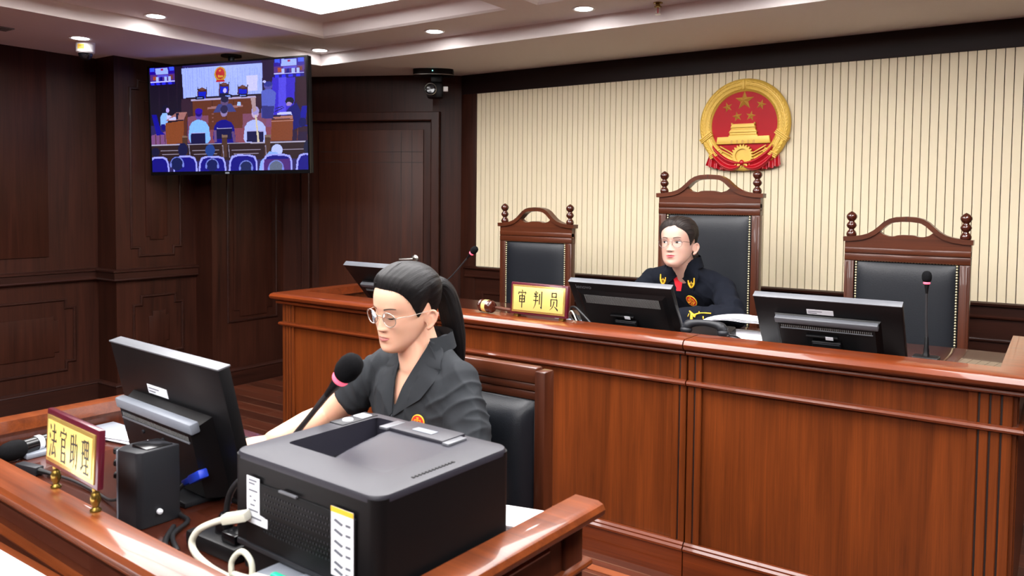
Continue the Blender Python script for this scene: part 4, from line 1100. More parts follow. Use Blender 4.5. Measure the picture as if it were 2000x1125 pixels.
# ------------------------------------------------------------------ monitors
def text_mesh(txt, size, name):
    cu = bpy.data.curves.new(name, 'FONT'); cu.body = txt; cu.size = size; cu.extrude = .0002; cu.align_x = 'CENTER'
    o = bpy.data.objects.new('t', cu); COL.objects.link(o)
    me = bpy.data.meshes.new_from_object(o.evaluated_get(bpy.context.evaluated_depsgraph_get()))
    bpy.data.objects.remove(o); return me
def monitor(label, x, y, z, w, h, tilt, rz, kind, lift=0.0):
    """y, z = foot of the panel; back of the panel faces -Y, top leans toward -Y"""
    t = thing('computer_monitor', label, 'monitor', (x, y, z), rz, 'black computer monitors')
    lift += .03*math.sin(tilt)+.001; h -= .03*math.tan(tilt)*.6
    Mt = T(0, 0, lift) @ RX(tilt)
    MBk = Mt @ frame((0, -.03, 0), (1, 0, 0), (0, 0, 1), (0, -1, 0))      # the back: x, up, outward
    b = NB(); box(b, -w/2, w/2, -.03, 0, 0, h, .006, Mt); sh = obj('back_shell', b, 'plastic', t)
    b = NB(); box(b, -w/2, w/2, -.031, .001, h-.0025, h+.0015, .001, Mt); obj('top_edge', b, 'bezel_g', sh)
    b = NB(); box(b, -w/2+.014, w/2-.014, .0004, .0016, .02, h-.014, 0, Mt); obj('screen', b, 'plastic_s', t)
    bw, b0, b1, dp = {'mesh': (.41, .03, .215, .007), 'shelf': (.36, .05, .18, .03), 'desk': (.36, .075, .2, .05)}[kind]
    if kind == 'desk': bw, b0, b1 = .35, .02, .185
    q = .018
    b = NB()
    top = [(-bw/2, b1), (bw/2, b1)]
    vs = [(-bw/2-q, b0-q, 0), (bw/2+q, b0-q, 0), (bw/2+q, b1+q, 0), (-bw/2-q, b1+q, 0), (-bw/2, b0, dp), (bw/2, b0, dp), (bw/2, b1, dp), (-bw/2, b1, dp)]
    add_faces(b, vs, [(4, 5, 6, 7), (0, 1, 5, 4), (1, 2, 6, 5), (2, 3, 7, 6), (3, 0, 4, 7)], MBk)
    hump = obj('rear_hump', b, 'plastic', t, 20)
    if kind == 'mesh':
        b = NB()
        for k in range(60):
            xx = -.185+.37*k/59; box(b, xx-.0018, xx+.0018, b1-.052, b1-.004, dp, dp+.0012, 0, MBk)
        obj('vent_slots', b, 'vent', hump, 0)
        mt = text_mesh('lenovo', .03, 'maker_name'); o = link_mesh('maker_name', mt, 'bezel_g', sh, 0); o.matrix_local = MBk @ T(-w/2+.075, h-.035, .0003)
    else:
        b = NB(); box(b, -bw/2-.012, bw/2+.012, b1-.006, b1+.02, dp-.02, dp+.003, .004, MBk); obj('hump_ridge', b, 'bezel_g' if kind == 'shelf' else 'grey_p', hump)
        b = NB(); box(b, -bw/2+.008, bw/2-.008, b1-.027, b1-.011, dp, dp+.001, 0, MBk); ob = obj('vent_strip', b, 'plastic_s', hump)
        b = NB()
        for k in range(46):
            xx = -bw/2+.014+(bw-.028)*k/45; box(b, xx-.0014, xx+.0014, b1-.025, b1-.014, dp+.0008, dp+.0016, 0, MBk)
        obj('vent_slots', b, 'vent', hump, 0)
        b = NB(); box(b, -bw/2+.008, bw/2-.008, b1-.031, b1-.027, dp, dp+.004, .001, MBk); obj('lower_lip', b, 'bezel_g', hump)
        lx = -.02 if kind == 'shelf' else -.055
        b = NB(); box(b, lx-.05, lx+.05, b1+.026, b1+.05, .0, .0008, 0, MBk); lb = obj('label', b, 'label', sh)
        b = NB()
        for r_ in range(2): box(b, lx-.045, lx-.012+.02*r_, b1+.031+.008*r_, b1+.034+.008*r_, .0008, .001, 0, MBk)
        obj('label_print', b, 'ink', lb, 0)
    if kind == 'desk':
        b = NB(); box(b, -.06, -.005, .06, .115, dp, dp+.0008, 0, MBk); lb = obj('label', b, 'label', hump); 
        b = NB()
        for k in range(7): box(b, -.005+.0, .035, .055+k*.009, .06+k*.009, dp, dp+.001, 0, MBk)
        for k in range(3): box(b, -.055, -.02, .07+k*.012, .074+k*.012, dp+.0008, dp+.001, 0, MBk)
        obj('label_print', b, 'ink', lb, 0)
        b = NB()
        for sx in (-.07, .03):
            for sz in (.03, .135): lathe(b, [(.005, 0), (.0045, .004), (.0005, .0045)], MBk @ T(sx, sz, dp), 12)
        obj('screw', b, 'plastic_g', hump)
    if 'right desk' in label:
        b = NB(); box(b, .1, .135, .012, .03, dp-.004, dp+.012, .003, MBk); obj('blue_plug_or_led', b, 'blue', hump)  # blue box standing in for the small blue LED glow under this monitor
    # stand
    if kind in ('mesh', 'shelf'):
        b = NB(); box(b, -.055, .055, b0+.005, b0+.055, dp, dp+.018, .005, MBk); box(b, -.075, .045, b0+.07, b0+.078, dp, dp+.012, .002, MBk); st = obj('stand_clip', b, 'plastic', t)
        b = NB(); box(b, -.05, .05, b0+.045, b0+.05, dp+.018, dp+.0205, .001, MBk); box(b, -.036, .036, b0+.012, b0+.016, dp+.018, dp+.0205, .001, MBk); obj('clip_rib', b, 'plastic_g', st)
        b = NB(); box(b, .0, .028, b0+.066, b0+.082, dp+.0122, dp+.0135, 0, MBk); obj('sticker', b, 'label', st)
        pk = MBk @ V((0, b0+.02, dp+.008))
        b = NB(); box(b, -.05, .05, pk.y-.01, pk.y+.012, .01, pk.z+.01, .004); obj('stand_neck', b, 'plastic', t)
        b = NB(); box(b, -.11, .11, pk.y-.06, pk.y+.1, 0, .012, .005); obj('stand_base', b, 'plastic', t)
    else:
        b = NB(); box(b, -.035, .035, -.085, -.055, .01, .12, .004); obj('stand_neck', b, 'plastic', t)
        b = NB(); box(b, -.13, .15, -.12, .06, 0, .013, .005); obj('stand_base', b, 'plastic_g', t)
    return t
monitor('black monitor on the left end of the judges bench behind the clerk', -3.08, 3.37, ZW, .53, .335, R(43), 0, 'shelf', .003)
monitor('black monitor with a mesh vent in front of the seated judge', -1.64, 3.36, ZW, .515, .288, R(33), 0, 'mesh', .003)
monitor('black monitor with a grey rear ridge beside the right desk microphone', -.753, 3.36, ZW, .55, .288, R(33), 0, 'shelf', .003)
monitor('dark grey monitor on the clerk desk with a silver rear ridge', -1.757, 1.165, DW+.0005, .535, .332, R(13), R(-5), 'desk', .012)

# ------------------------------------------------------------------ microphones
def mic(label, base, tip, bend, scale=1.0, stem=.005):
    t = thing('gooseneck_microphone', label, 'microphone', base, 0, 'gooseneck microphones with red rings')
    d = V(tip)-V(base)
    b = NB(); box(b, -.06*scale, .06*scale, -.045*scale, .045*scale, 0, .012, .005, seg=3); lathe(b, [(.018*scale, .012), (.016*scale, .02), (.013*scale, .024), (.013*scale, .04), (.0105*scale, .046), (.009*scale, .085), (.006*scale, .09)], I4, 20); obj('base', b, 'plastic', t)
    pts = smooth_path([V((0, 0, .08)), V((bend[0], bend[1], bend[2])), d], 10)
    ax = (pts[-1]-pts[-3]).normalized()
    b = NB(); tube(b, pts, [stem*1.25, stem, stem*.9, stem*1.2], 12); obj('gooseneck', b, 'chrome_d', t, 60)
    Ma = align(d, ax)
    b = NB(); lathe(b, [(stem*1.1, -.05*scale), (.008*scale, -.03*scale), (.0115*scale, -.008*scale), (.0115*scale, 0)], Ma, 16); hd = obj('capsule', b, 'plastic', t, 60)
    b = NB(); lathe(b, [(.0115*scale, -.004*scale), (.0155*scale, -.002*scale), (.0165*scale, .003*scale), (.0145*scale, .007*scale), (.011*scale, .007*scale)], Ma, 24); obj('light_ring', b, 'mred', t, 60)
    b = NB(); lathe(b, [(.011*scale, .006*scale), (.019*scale, .012*scale), (.0225*scale, .024*scale), (.0225*scale, .04*scale), (.019*scale, .052*scale), (.011*scale, .06*scale), (.0005, .0625*scale)], Ma, 28); obj('windscreen', b, 'foam', t, 60)
    return t
mic('gooseneck microphone leaning right behind the ponytail of the clerk', (-2.98, 3.45, ZW), (-2.652, 3.42, 1.205), (.15, -.01, .165), .86, .0042)
mic('upright gooseneck microphone beside the right monitor on the bench', (-.434, 3.5, ZW), (-.44, 3.5, 1.185), (-.004, 0, .17), .8, .0045)
mic('large gooseneck microphone in front of the clerk, leaning over the printer', (-1.5, 1.17, DW), (-1.248, 1.16, 1.118), (.11, -.003, .19), 1.18, .0068)
t = thing('handheld_microphone', 'black handheld microphone with a white band lying at the left edge', 'microphone', (-2.298, 1.02, DW+.0285), R(104))
b = NB(); Mh = RY(R(90)) ; lathe(b, [(.0005, -.105), (.018, -.1), (.025, -.085), (.027, -.065), (.0245, -.045), (.0205, -.038)], RZ(R(90)) @ RX(R(90)), 24); obj('grille', b, 'foam', t, 60)
b = NB(); lathe(b, [(.0205, -.039), (.02, .0), (.018, .12), (.015, .13), (.0005, .13)], RZ(R(90)) @ RX(R(90)), 24); hb = obj('body', b, 'plastic_s', t, 60)
b = NB(); lathe(b, [(.0212, -.002), (.0214, .012), (.0205, .014)], RZ(R(90)) @ RX(R(90)), 24, cap=False); obj('band', b, 'label', hb, 60)

# ------------------------------------------------------------------ printer
t = thing('laser_printer', 'large black and grey laser printer at the right of the clerk desk', 'printer', (-1.0775, 1.085, DW))
P = lambda n, b, m, sm=35: part(n, b, m, t, sm)
X0, X1, Y0, Y1, Zt = -1.28, -.876, .912, 1.262, 1.022
def rr(x0, x1, y0, y1, r, n=6):
    out = []
    for cx, cy, a0 in ((x1-r, y0+r, -90), (x1-r, y1-r, 0), (x0+r, y1-r, 90), (x0+r, y0+r, 180)):
        for k in range(n+1):
            a = R(a0+90*k/n); out.append((cx+r*math.cos(a), cy+r*math.sin(a)))
    return out
cx, cy = (X0+X1)/2, (Y0+Y1)/2
b = NB(); box(b, X0+.02, X1-.012, Y0+.01, Y1-.01, DW+.004, .845, .006); P('base_tray', b, 'print_dk')
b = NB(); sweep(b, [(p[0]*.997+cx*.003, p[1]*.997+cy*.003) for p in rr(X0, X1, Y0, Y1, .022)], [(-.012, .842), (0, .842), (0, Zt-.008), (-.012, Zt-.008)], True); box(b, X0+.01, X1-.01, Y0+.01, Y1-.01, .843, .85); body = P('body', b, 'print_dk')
# lid: rim with a recess, sloping tray, raised shelf at the back
rim = [(X0, Y0), (X1, Y0), (X1, Y1), (X0, Y1)]
b = NB(); o_ = rr(X0, X1, Y0, Y1, .03); n2 = len(o_)
sh_ = lambda f, z: [((x-cx)*f+cx, (y-cy)*f+cy, z) for x, y in o_]
rings = [[(x, y, Zt-.014) for x, y in o_], [(x, y, Zt-.006) for x, y in o_], sh_(.99, Zt-.002), sh_(.955, Zt)]
ix0, ix1, iy0, iy1 = X0+.055, X1-.075, Y0+.085, Y1-.03
i_ = rr(ix0, ix1, iy0, iy1, .012)
rings.append([(x, y, Zt+.001) for x, y in i_])
vs = [v for r_ in rings for v in r_]; fs = []
for k in range(len(rings)-1):
    for a in range(n2): fs.append((k*n2+a, k*n2+(a+1) % n2, (k+1)*n2+(a+1) % n2, (k+1)*n2+a))
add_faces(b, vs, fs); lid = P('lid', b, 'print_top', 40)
b = NB()                                             # sloping out-tray: deep along the left side, level with the lid at the right
def tray(u, v):
    x = ix0+(ix1-ix0)*u; y = iy0+(iy1-iy0)*v
    dpt = .15*max(0, 1-u*(1.9+1.6*v))**1.25
    return (x, y, Zt+.0008-dpt-.002*math.sin(math.pi*u)*math.sin(math.pi*v))
patch(b, tray, 40, 24)
for v0 in (0, 1):
    y = iy0+(iy1-iy0)*v0
    for k in range(39):
        u0_, u1_ = k/39, (k+1)/39; p, q = tray(u0_, v0), tray(u1_, v0); add_faces(b, [p, q, (q[0], y, Zt+.001), (p[0], y, Zt+.001)], [(0, 1, 2, 3)])
for k in range(23):
    p, q = tray(0, k/23), tray(0, (k+1)/23); add_faces(b, [p, q, (ix0, q[1], Zt+.001), (ix0, p[1], Zt+.001)], [(0, 1, 2, 3)])
P('output_tray', b, 'print_tray', 50)
b = NB(); box(b, ix0+.001, ix0+.15, iy0+.001, iy1-.001, Zt-.058, Zt-.055, 0)  # black sheet standing in for the shade deep inside the paper exit
P('tray_slot_shade', b, 'print_dk')
b = NB(); box(b, -1.135, -.985, Y1-.08, Y1-.012, Zt-.002, Zt+.007, .003); lv = P('paper_stop', b, 'print_top')
b = NB(); box(b, -1.085, -1.03, Y1-.064, Y1-.044, Zt+.007, Zt+.0085, .001); part('stop_grip', b, 'grey_p', lv)
b = NB(); box(b, -1.16, -1.137, Y1-.085, Y1-.03, Zt, Zt+.006, .002, seg=2); part('stop_arm', b, 'bezel_g', lv)
b = NB(); box(b, -.983, -.965, Y1-.085, Y1-.03, Zt, Zt+.006, .002); part('stop_arm', b, 'bezel_g', lv)
b = NB(); box(b, X0+.006, X0+.048, Y1-.12, Y1-.02, Zt-.003, Zt+.0025, .001); cp = P('control_panel', b, 'plastic_g')
b = NB(); box(b, X0+.012, X0+.042, Y1-.06, Y1-.032, Zt+.0025, Zt+.0035, .001); part('display', b, 'led_soft' if 'led_soft' in M else 'label', cp)
b = NB(); lathe(b, [(.012, 0), (.011, .0025), (.0005, .003)], T(X0+.027, Y1-.088, Zt+.0025), 20); part('button', b, 'label', cp)
b = NB()
for k in range(13):
    for r_ in range(2): box(b, X1-.026+r_*.009, X1-.02+r_*.009, Y0+.1+k*.0085, Y0+.1045+k*.0085, Zt-.006-r_*.004, Zt+.0015-r_*.004, 0)
part('lid_vent', b, 'print_dk', lid)
b = NB(); box(b, X0+.05, X1-.05, Y0-.004, Y0+.004, .857, .975, .003); rc = P('rear_cover', b, 'print_dk')
b = NB()
for rw, (za, zb) in enumerate(((.928, .958), (.888, .914))):
    for k in range(26):
        for q in range(4):
            xx = X0+.105+k*.0083+(q % 2)*.004; zz = za+(zb-za)*q/3
            box(b, xx, xx+.0042, Y0-.0052, Y0-.0035, zz, zz+.0035, 0)
part('rear_vent', b, 'plastic_g', rc, 0)
b = NB(); box(b, X0+.155, X0+.205, Y0-.009, Y0-.003, .975, .979, .001); part('cover_latch', b, 'bezel_g', rc)
b = NB(); prism(b, [(X0+.055, .897), (X0+.118, .897), (X0+.118, .914), (X0+.094, .917), (X0+.094, .984), (X0+.055, .984)], 0, .0008, frame((0, Y0-.0045, 0), (1, 0, 0), (0, 0, 1), (0, -1, 0))); lb = P('white_label', b, 'label')
b = NB()
for x0, x1, z in ((.062, .086, .976), (.062, .08, .97), (.062, .088, .957), (.064, .07, .945), (.076, .084, .94), (.066, .08, .93), (.06, .09, .92), (.062, .1, .907)): box(b, X0+x0, X0+x1, Y0-.0057, Y0-.0052, z, z+.003, 0)
part('label_print', b, 'ink', lb, 0)
b = NB(); box(b, X1-.109, X1-.053, Y0-.0053, Y0-.0045, .868, .985, 0); l2 = P('instruction_label', b, 'label')
b = NB(); box(b, X1-.109, X1-.053, Y0-.0057, Y0-.0053, .976, .985, 0); part('label_header', b, 'yellow', l2)
b = NB()
for z in (.962, .945, .926, .91, .89, .878):
    prism(b, [(X1-.102, z), (X1-.082, z-.006), (X1-.078, z-.002), (X1-.098, z+.004)], 0, .0004, frame((0, Y0-.0053, 0), (1, 0, 0), (0, 0, 1), (0, -1, 0)))
    box(b, X1-.072, X1-.06, Y0-.0057, Y0-.0053, z-.004, z, 0)
part('label_print', b, 'ink', l2, 0)
b = NB(); box(b, X0+.02, X1-.02, Y0-.004, Y0+.01, .846, .856, .002); P('rear_lip', b, 'plastic_g')
b = NB(); box(b, -1.14, -1.045, Y0-.045, Y0+.01, .832, .84, .002); box(b, -1.06, -.97, Y0-.04, Y0+.01, .836, .845, .003); fl = P('paper_guide', b, 'grey_p')
b = NB(); box(b, -1.085, -1.045, Y0-.056, Y0-.043, .826, .858, .003); part('green_tab', b, 'green', fl)
b = NB()
for k in range(9): box(b, X1-.0035, X1-.0022, Y0+.105, Y0+.165, .9+k*.006, .9025+k*.006, 0)
for k in range(4):
    box(b, X1-.0035, X1-.0022, Y0+.19, Y0+.3, .935+k*.01, .9365+k*.01, 0); box(b, X1-.0035, X1-.0022, Y0+.04, Y0+.3, .852+k*.007, .8535+k*.007, 0)
part('side_louvre', b, 'plastic_g', body, 0)

t.rotation_euler = (0, 0, R(-2.7))
# ------------------------------------------------------------------ speaker on the clerk desk
t = thing('desk_speaker', 'small dark grey speaker standing right of the gold name plate', 'speaker', (-1.625, .952, DW+.0005), R(-2))
b = NB()
prof = [(-.05, -.045), (.03, -.045), (.04, -.035), (.04, .05), (-.05, .05), (-.066, .032), (-.072, .004), (-.066, -.025)]
vs = [(x, y, 0) for x, y in prof]+[(x, y, .158+.008*(1 if x > 0 else 0)) for x, y in prof]; n = len(prof)
add_faces(b, vs, [tuple(range(n-1, -1, -1)), tuple(range(n, 2*n))]+[(k, (k+1) % n, n+(k+1) % n, n+k) for k in range(n)])
bmesh.ops.bevel(b, geom=list(b.edges), offset=.004, segments=2, profile=.5, affect='EDGES'); cab = obj('cabinet', b, 'plastic_g', t)
b = NB(); prism(b, [(-.051, -.046), (-.067, -.026), (-.073, .004), (-.067, .032), (-.051, .051), (-.045, .051), (-.045, -.046)], .003, .157, I4, .002); obj('front_panel', b, 'grey_p', t)
b = NB()
for z in (.145, .118, .09): tube(b, [V((-.062, -.02, z)), V((-.085, -.03, z))], .008, 14)
obj('knob', b, 'plastic', t)
b = NB(); sphere(b, (-.064, -.034, .06), .003); obj('power_light', b, 'green', t)
b = NB(); lathe(b, [(.006, 0), (.006, .006), (.003, .008)], frame((.04, .0, .03), (0, 1, 0), (0, 0, 1), (1, 0, 0)), 12); obj('jack', b, 'label', t)
b = NB(); box(b, -.035, .03, -.02, .04, .158, .1675, .003); obj('top_inset', b, 'plastic_s', t)

# ------------------------------------------------------------------ cables and small parts on the clerk desk
def cable(name, label, pts, r, mat, group=None, cat='cable'):
    b = NB(); tube(b, smooth_path(pts, 10), r, 10)
    o = obj(name, b, mat, None, 60); return tag(o, label, cat, group)
t = thing('printer_cable', 'beige cable looping from the back of the printer', 'cable', (-1.25, .9, .83))
b = NB(); tube(b, smooth_path([(-1.255, .888, .904), (-1.275, .875, .897), (-1.305, .862, .88), (-1.318, .855, .856), (-1.30, .852, .838), (-1.26, .852, .826), (-1.22, .855, .82), (-1.18, .855, .82), (-1.15, .85, .822)], 10), .0062, 12); part('cord', b, 'cable_w', t, 60)
b = NB(); box(b, -.03, .022, -.011, .011, -.009, .009, .003, T(-1.235, .895, .91) @ RZ(R(20)) @ RY(R(-14))); part('plug', b, 'cable_w', t)
t = thing('spare_cable', 'beige coiled cable with a loose plug beside the green tab', 'cable', (-1.18, .86, .8))
b = NB(); tube(b, smooth_path([(-1.2, .856, .826), (-1.203, .86, .85), (-1.182, .865, .87), (-1.158, .866, .858), (-1.155, .864, .832), (-1.175, .856, .826), (-1.15, .85, .828), (-1.115, .85, .826)], 10), .0052, 12)
tube(b, smooth_path([(-1.19, .855, .83), (-1.165, .848, .836), (-1.14, .852, .836), (-1.115, .858, .83)], 10), .006, 10); part('cord', b, 'cable_w', t, 60)
b = NB(); box(b, -.022, .018, -.009, .009, -.008, .008, .003, T(-1.118, .858, .838) @ RZ(R(10))); tube(b, [(-1.105, .859, .838), (-1.088, .862, .836)], .004, 8); part('plug', b, 'cable_w', t)
b = NB(); tube(b, [(-1.09, .8616, .8362), (-1.082, .8626, .8356)], .0042, 8); part('plug_tip', b, 'yellow', t)
cable('power_cable', 'thick black cable curving up between monitor and printer', [(-1.385, .98, .797), (-1.39, .98, .85), (-1.375, .985, .905), (-1.33, 1.0, .945), (-1.285, 1.03, .95)], .0065, 'cable_b', 'black cables on the clerk desk')
cable('signal_cable', 'black cable trailing from the speaker past the printer', [(-1.53, .95, .8), (-1.48, .9, .797), (-1.4, .865, .797), (-1.3, .855, .797), (-1.2, .858, .797), (-1.1, .87, .797)], .006, 'cable_b', 'black cables on the clerk desk')
cable('speaker_cable', 'thin black cable lying behind the four character name plate', [(-2.1, .96, .796), (-1.98, .965, .798), (-1.86, .96, .796), (-1.78, .95, .8), (-1.73, .955, .82)], .0035, 'cable_b', 'black cables on the clerk desk')
t = thing('video_cable', 'black cable with a blue plug hanging under the desk monitor', 'cable', (-1.66, 1.1, .85))
b = NB(); box(b, -.024, .024, -.012, .012, -.01, .01, .003, T(-1.585, 1.045, .87) @ RY(R(-28))); box(b, -.03, .0, -.009, .009, -.007, .007, .003, T(-1.61, 1.045, .858) @ RY(R(-28))); part('blue_plug_or_led', b, 'blue', t)
b = NB(); tube(b, smooth_path([(-1.63, 1.045, .848), (-1.632, 1.02, .825), (-1.59, 1.0, .8), (-1.54, .99, .797), (-1.5, .93, .797), (-1.42, .89, .797)], 10), .005, 10); part('cord', b, 'cable_b', t, 60)
t = thing('power_adapter', 'black power adapter with plugs behind the printer cables', 'power strip', (-1.38, .965, DW))
b = NB(); box(b, -.07, .09, -.04, .03, 0, .032, .006); obj('case', b, 'plastic', t)
b = NB(); lathe(b, [(.02, .032), (.018, .055), (.009, .07), (.0005, .07)], T(.0, .005, 0), 16); box(b, .035, .08, -.03, .01, .032, .052, .004); obj('plug', b, 'plastic_s', t)
t = thing('cable_connector', 'black cable connector lying on the desk left of the name plate', 'connector', (-2.14, .94, DW+.012), R(10))
b = NB(); box(b, -.05, .03, -.012, .012, -.011, .011, .003); obj('shell', b, 'plastic_g', t)
b = NB(); tube(b, [(.028, 0, 0), (.05, 0, 0), (.09, .005, -.005)], [.009, .006, .004], 12); obj('strain_relief', b, 'plastic', t)
t = thing('document_stack', 'stack of white papers on the clerk desk left of the monitor', 'papers', (-2.19, 1.31, DW), R(6))
for k, (dx, dy, a) in enumerate(((0, 0, 0), (.012, -.008, 3), (-.006, .01, -4), (.02, .0, 7))):
    b = NB(); patch(b, lambda u, v: V((-.13+.26*u, -.1+.2*v, .002+k*.0032+.006*max(0, u-.7)*k)), 8, 5)
    patch(b, lambda u, v: V((-.13+.26*u, -.1+.2*v, .0035+k*.0032+.006*max(0, u-.7)*k)), 8, 5)
    b.transform(T(dx, dy, 0) @ RZ(R(a))); obj('sheet', b, 'paper', t, 40)
t = thing('folder', 'grey folder lying along the left wing of the clerk desk', 'folder', (-2.36, 1.16, DW))
b = NB(); box(b, -.035, .1, -.18, .13, 0, .014, .004); obj('cover', b, 'grey_p', t)
b = NB(); box(b, -.03, .097, -.176, .126, .003, .011, .0); obj('pages', b, 'paper', t)
t = thing('paper_pile', 'white papers behind the printer at the right end of the desk', 'papers', (-.97, 1.405, DW), R(20))
for k, a in enumerate((0, 9, -6)):
    b = NB(); box(b, -.09, .075, -.055, .05, .001+k*.007, .006+k*.007, 0, RZ(R(a))); obj('sheet', b, 'paper', t)
t = thing('keyboard', 'dark keyboard under the hand of the clerk', 'keyboard', (-1.82, 1.36, DW), 0)
b = NB(); box(b, -.22, .22, -.075, .075, 0, .016, .005); obj('case', b, 'plastic_g', t)
b = NB()
for r_ in range(5):
    for k in range(17): box(b, -.205+k*.0242, -.185+k*.0242, -.062+r_*.025, -.042+r_*.025, .016, .0215, .002, seg=1)
obj('keys', b, 'plastic', t)

# ------------------------------------------------------------------ things on the judges' bench
t = thing('desk_telephone', 'black desk telephone with handset on the bench between the two monitors', 'telephone', (-1.245, 3.27, ZW), R(4))
b = NB()
vs = [(-.1, -.075, 0), (.1, -.075, 0), (.1, .1, 0), (-.1, .1, 0), (-.095, -.07, .04), (.095, -.07, .04), (.095, .095, .075), (-.095, .095, .075)]
add_faces(b, vs, [(0, 3, 2, 1), (4, 5, 6, 7), (0, 1, 5, 4), (1, 2, 6, 5), (2, 3, 7, 6), (3, 0, 4, 7)])
bmesh.ops.bevel(b, geom=list(b.edges), offset=.008, segments=2, profile=.5, affect='EDGES'); obj('body', b, 'plastic', t)
b = NB(); tube(b, smooth_path([(-.085, -.05, .07), (-.06, -.05, .092), (0, -.05, .1), (.06, -.05, .092), (.085, -.05, .07)], 8), [.02, .022, .015, .013, .015, .022, .02], 16); sphere(b, (-.08, -.05, .064), .026, sz=.7); sphere(b, (.08, -.05, .064), .026, sz=.7); obj('handset', b, 'plastic_g', t, 60)
b = NB(); tube(b, smooth_path([(.09, -.05, .06), (.13, -.03, .05), (.15, .02, .02), (.12, .06, .006)], 10), .004, 8); obj('cord', b, 'cable_b', t, 60)
t = thing('keypad', 'flat black keypad lying left of the telephone', 'keypad', (-1.41, 3.165, ZW), R(-3))
b = NB(); box(b, -.085, .055, -.06, .06, 0, .045, .006); obj('case', b, 'plastic_g', t)
b = NB()
for r_ in range(4):
    for k in range(5): box(b, -.076+k*.025, -.056+k*.025, -.05+r_*.025, -.03+r_*.025, .045, .049, .002, seg=1)
obj('keys', b, 'plastic', t)
t = thing('paper_file', 'open paper file with curling white pages beside the judge', 'papers', (-1.19, 3.51, ZW), R(6))
b = NB(); box(b, -.17, .17, -.09, .085, 0, .028, .002); obj('page_block', b, 'paper', t)
b = NB()
def curl(u, v): 
    a = u*3.6
    return V((-.19+.03*math.sin(a*1.0)*(1-u)+.36*max(0, u-.25)*1.25, -.085+.17*v, .03+.055*math.sin(min(1, u*1.4)*math.pi*.62)))
for k in range(3):
    bb = NB(); patch(bb, lambda u, v: curl(u, v)+V((.012*k, .004*k, .004+.004*k)), 24, 6); obj('turned_page', bb, 'paper', t, 180)
b.free()
b = NB(); box(b, .172, .186, -.07, .07, .0, .05, .003); obj('clip', b, 'plastic', t)
t = thing('loose_sheets', 'white sheets lying flat in front of the open file', 'papers', (-1.07, 3.35, ZW), R(-3))
for k, a in enumerate((0, 5)):
    b = NB(); box(b, -.125, .12, -.1, .1, .001+k*.004, .004+k*.004, 0, RZ(R(a))); obj('sheet', b, 'paper', t)
t = thing('judge_papers', 'white documents under the sleeve of the judge', 'papers', (-1.46, 3.49, ZW), R(5))
for k, a in enumerate((0, -6, 3)):
    b = NB(); box(b, -.12, .09, -.085, .085, .001+k*.007, .007+k*.007, 0, RZ(R(a))); obj('sheet', b, 'paper', t)
t = thing('bench_keyboard', 'pale keyboard beside the cables left of the judge monitor', 'keyboard', (-1.93, 3.5, ZW), R(3))
b = NB(); box(b, -.19, .12, -.07, .07, 0, .018, .005); obj('case', b, 'grey_p', t)
b = NB()
for r_ in range(5):
    for k in range(12): box(b, -.178+k*.0242, -.158+k*.0242, -.06+r_*.025, -.04+r_*.025, .018, .023, .002, seg=1)
obj('keys', b, 'plastic', t)
cable('bench_cable', 'black cable arching out behind the judge monitor, upper of two', [(-1.88, 3.26, .93), (-1.91, 3.235, .985), (-1.86, 3.195, 1.0), (-1.8, 3.16, .975), (-1.74, 3.15, .93), (-1.7, 3.16, .892)], .006, 'cable_b')
cable('bench_cable', 'black cable under the upper arch beside the judge monitor', [(-1.9, 3.29, .9), (-1.905, 3.24, .955), (-1.85, 3.18, .968), (-1.8, 3.14, .94), (-1.76, 3.13, .892)], .005, 'cable_b')
cable('bench_adapter_cable', 'thin grey white cable beside the gold name plate on the bench', [(-1.93, 3.33, .892), (-1.925, 3.25, .95), (-1.87, 3.175, .985), (-1.82, 3.13, .955), (-1.785, 3.11, .892)], .0035, 'cable_w')
# ------------------------------------------------------------------ people
from mathutils.bvhtree import BVHTree
def crom(xs, ys, x):
    if x <= xs[0]: return ys[0]
    if x >= xs[-1]: return ys[-1]
    i = max(k for k in range(len(xs)-1) if xs[k] <= x)
    t = (x-xs[i])/(xs[i+1]-xs[i])
    m = lambda k: (ys[min(k+1, len(ys)-1)]-ys[max(k-1, 0)])/(xs[min(k+1, len(xs)-1)]-xs[max(k-1, 0)])
    h = xs[i+1]-xs[i]; m0, m1 = m(i)*h, m(i+1)*h
    return (2*t**3-3*t*t+1)*ys[i]+(t**3-2*t*t+t)*m0+(-2*t**3+3*t*t)*ys[i+1]+(t**3-t*t)*m1

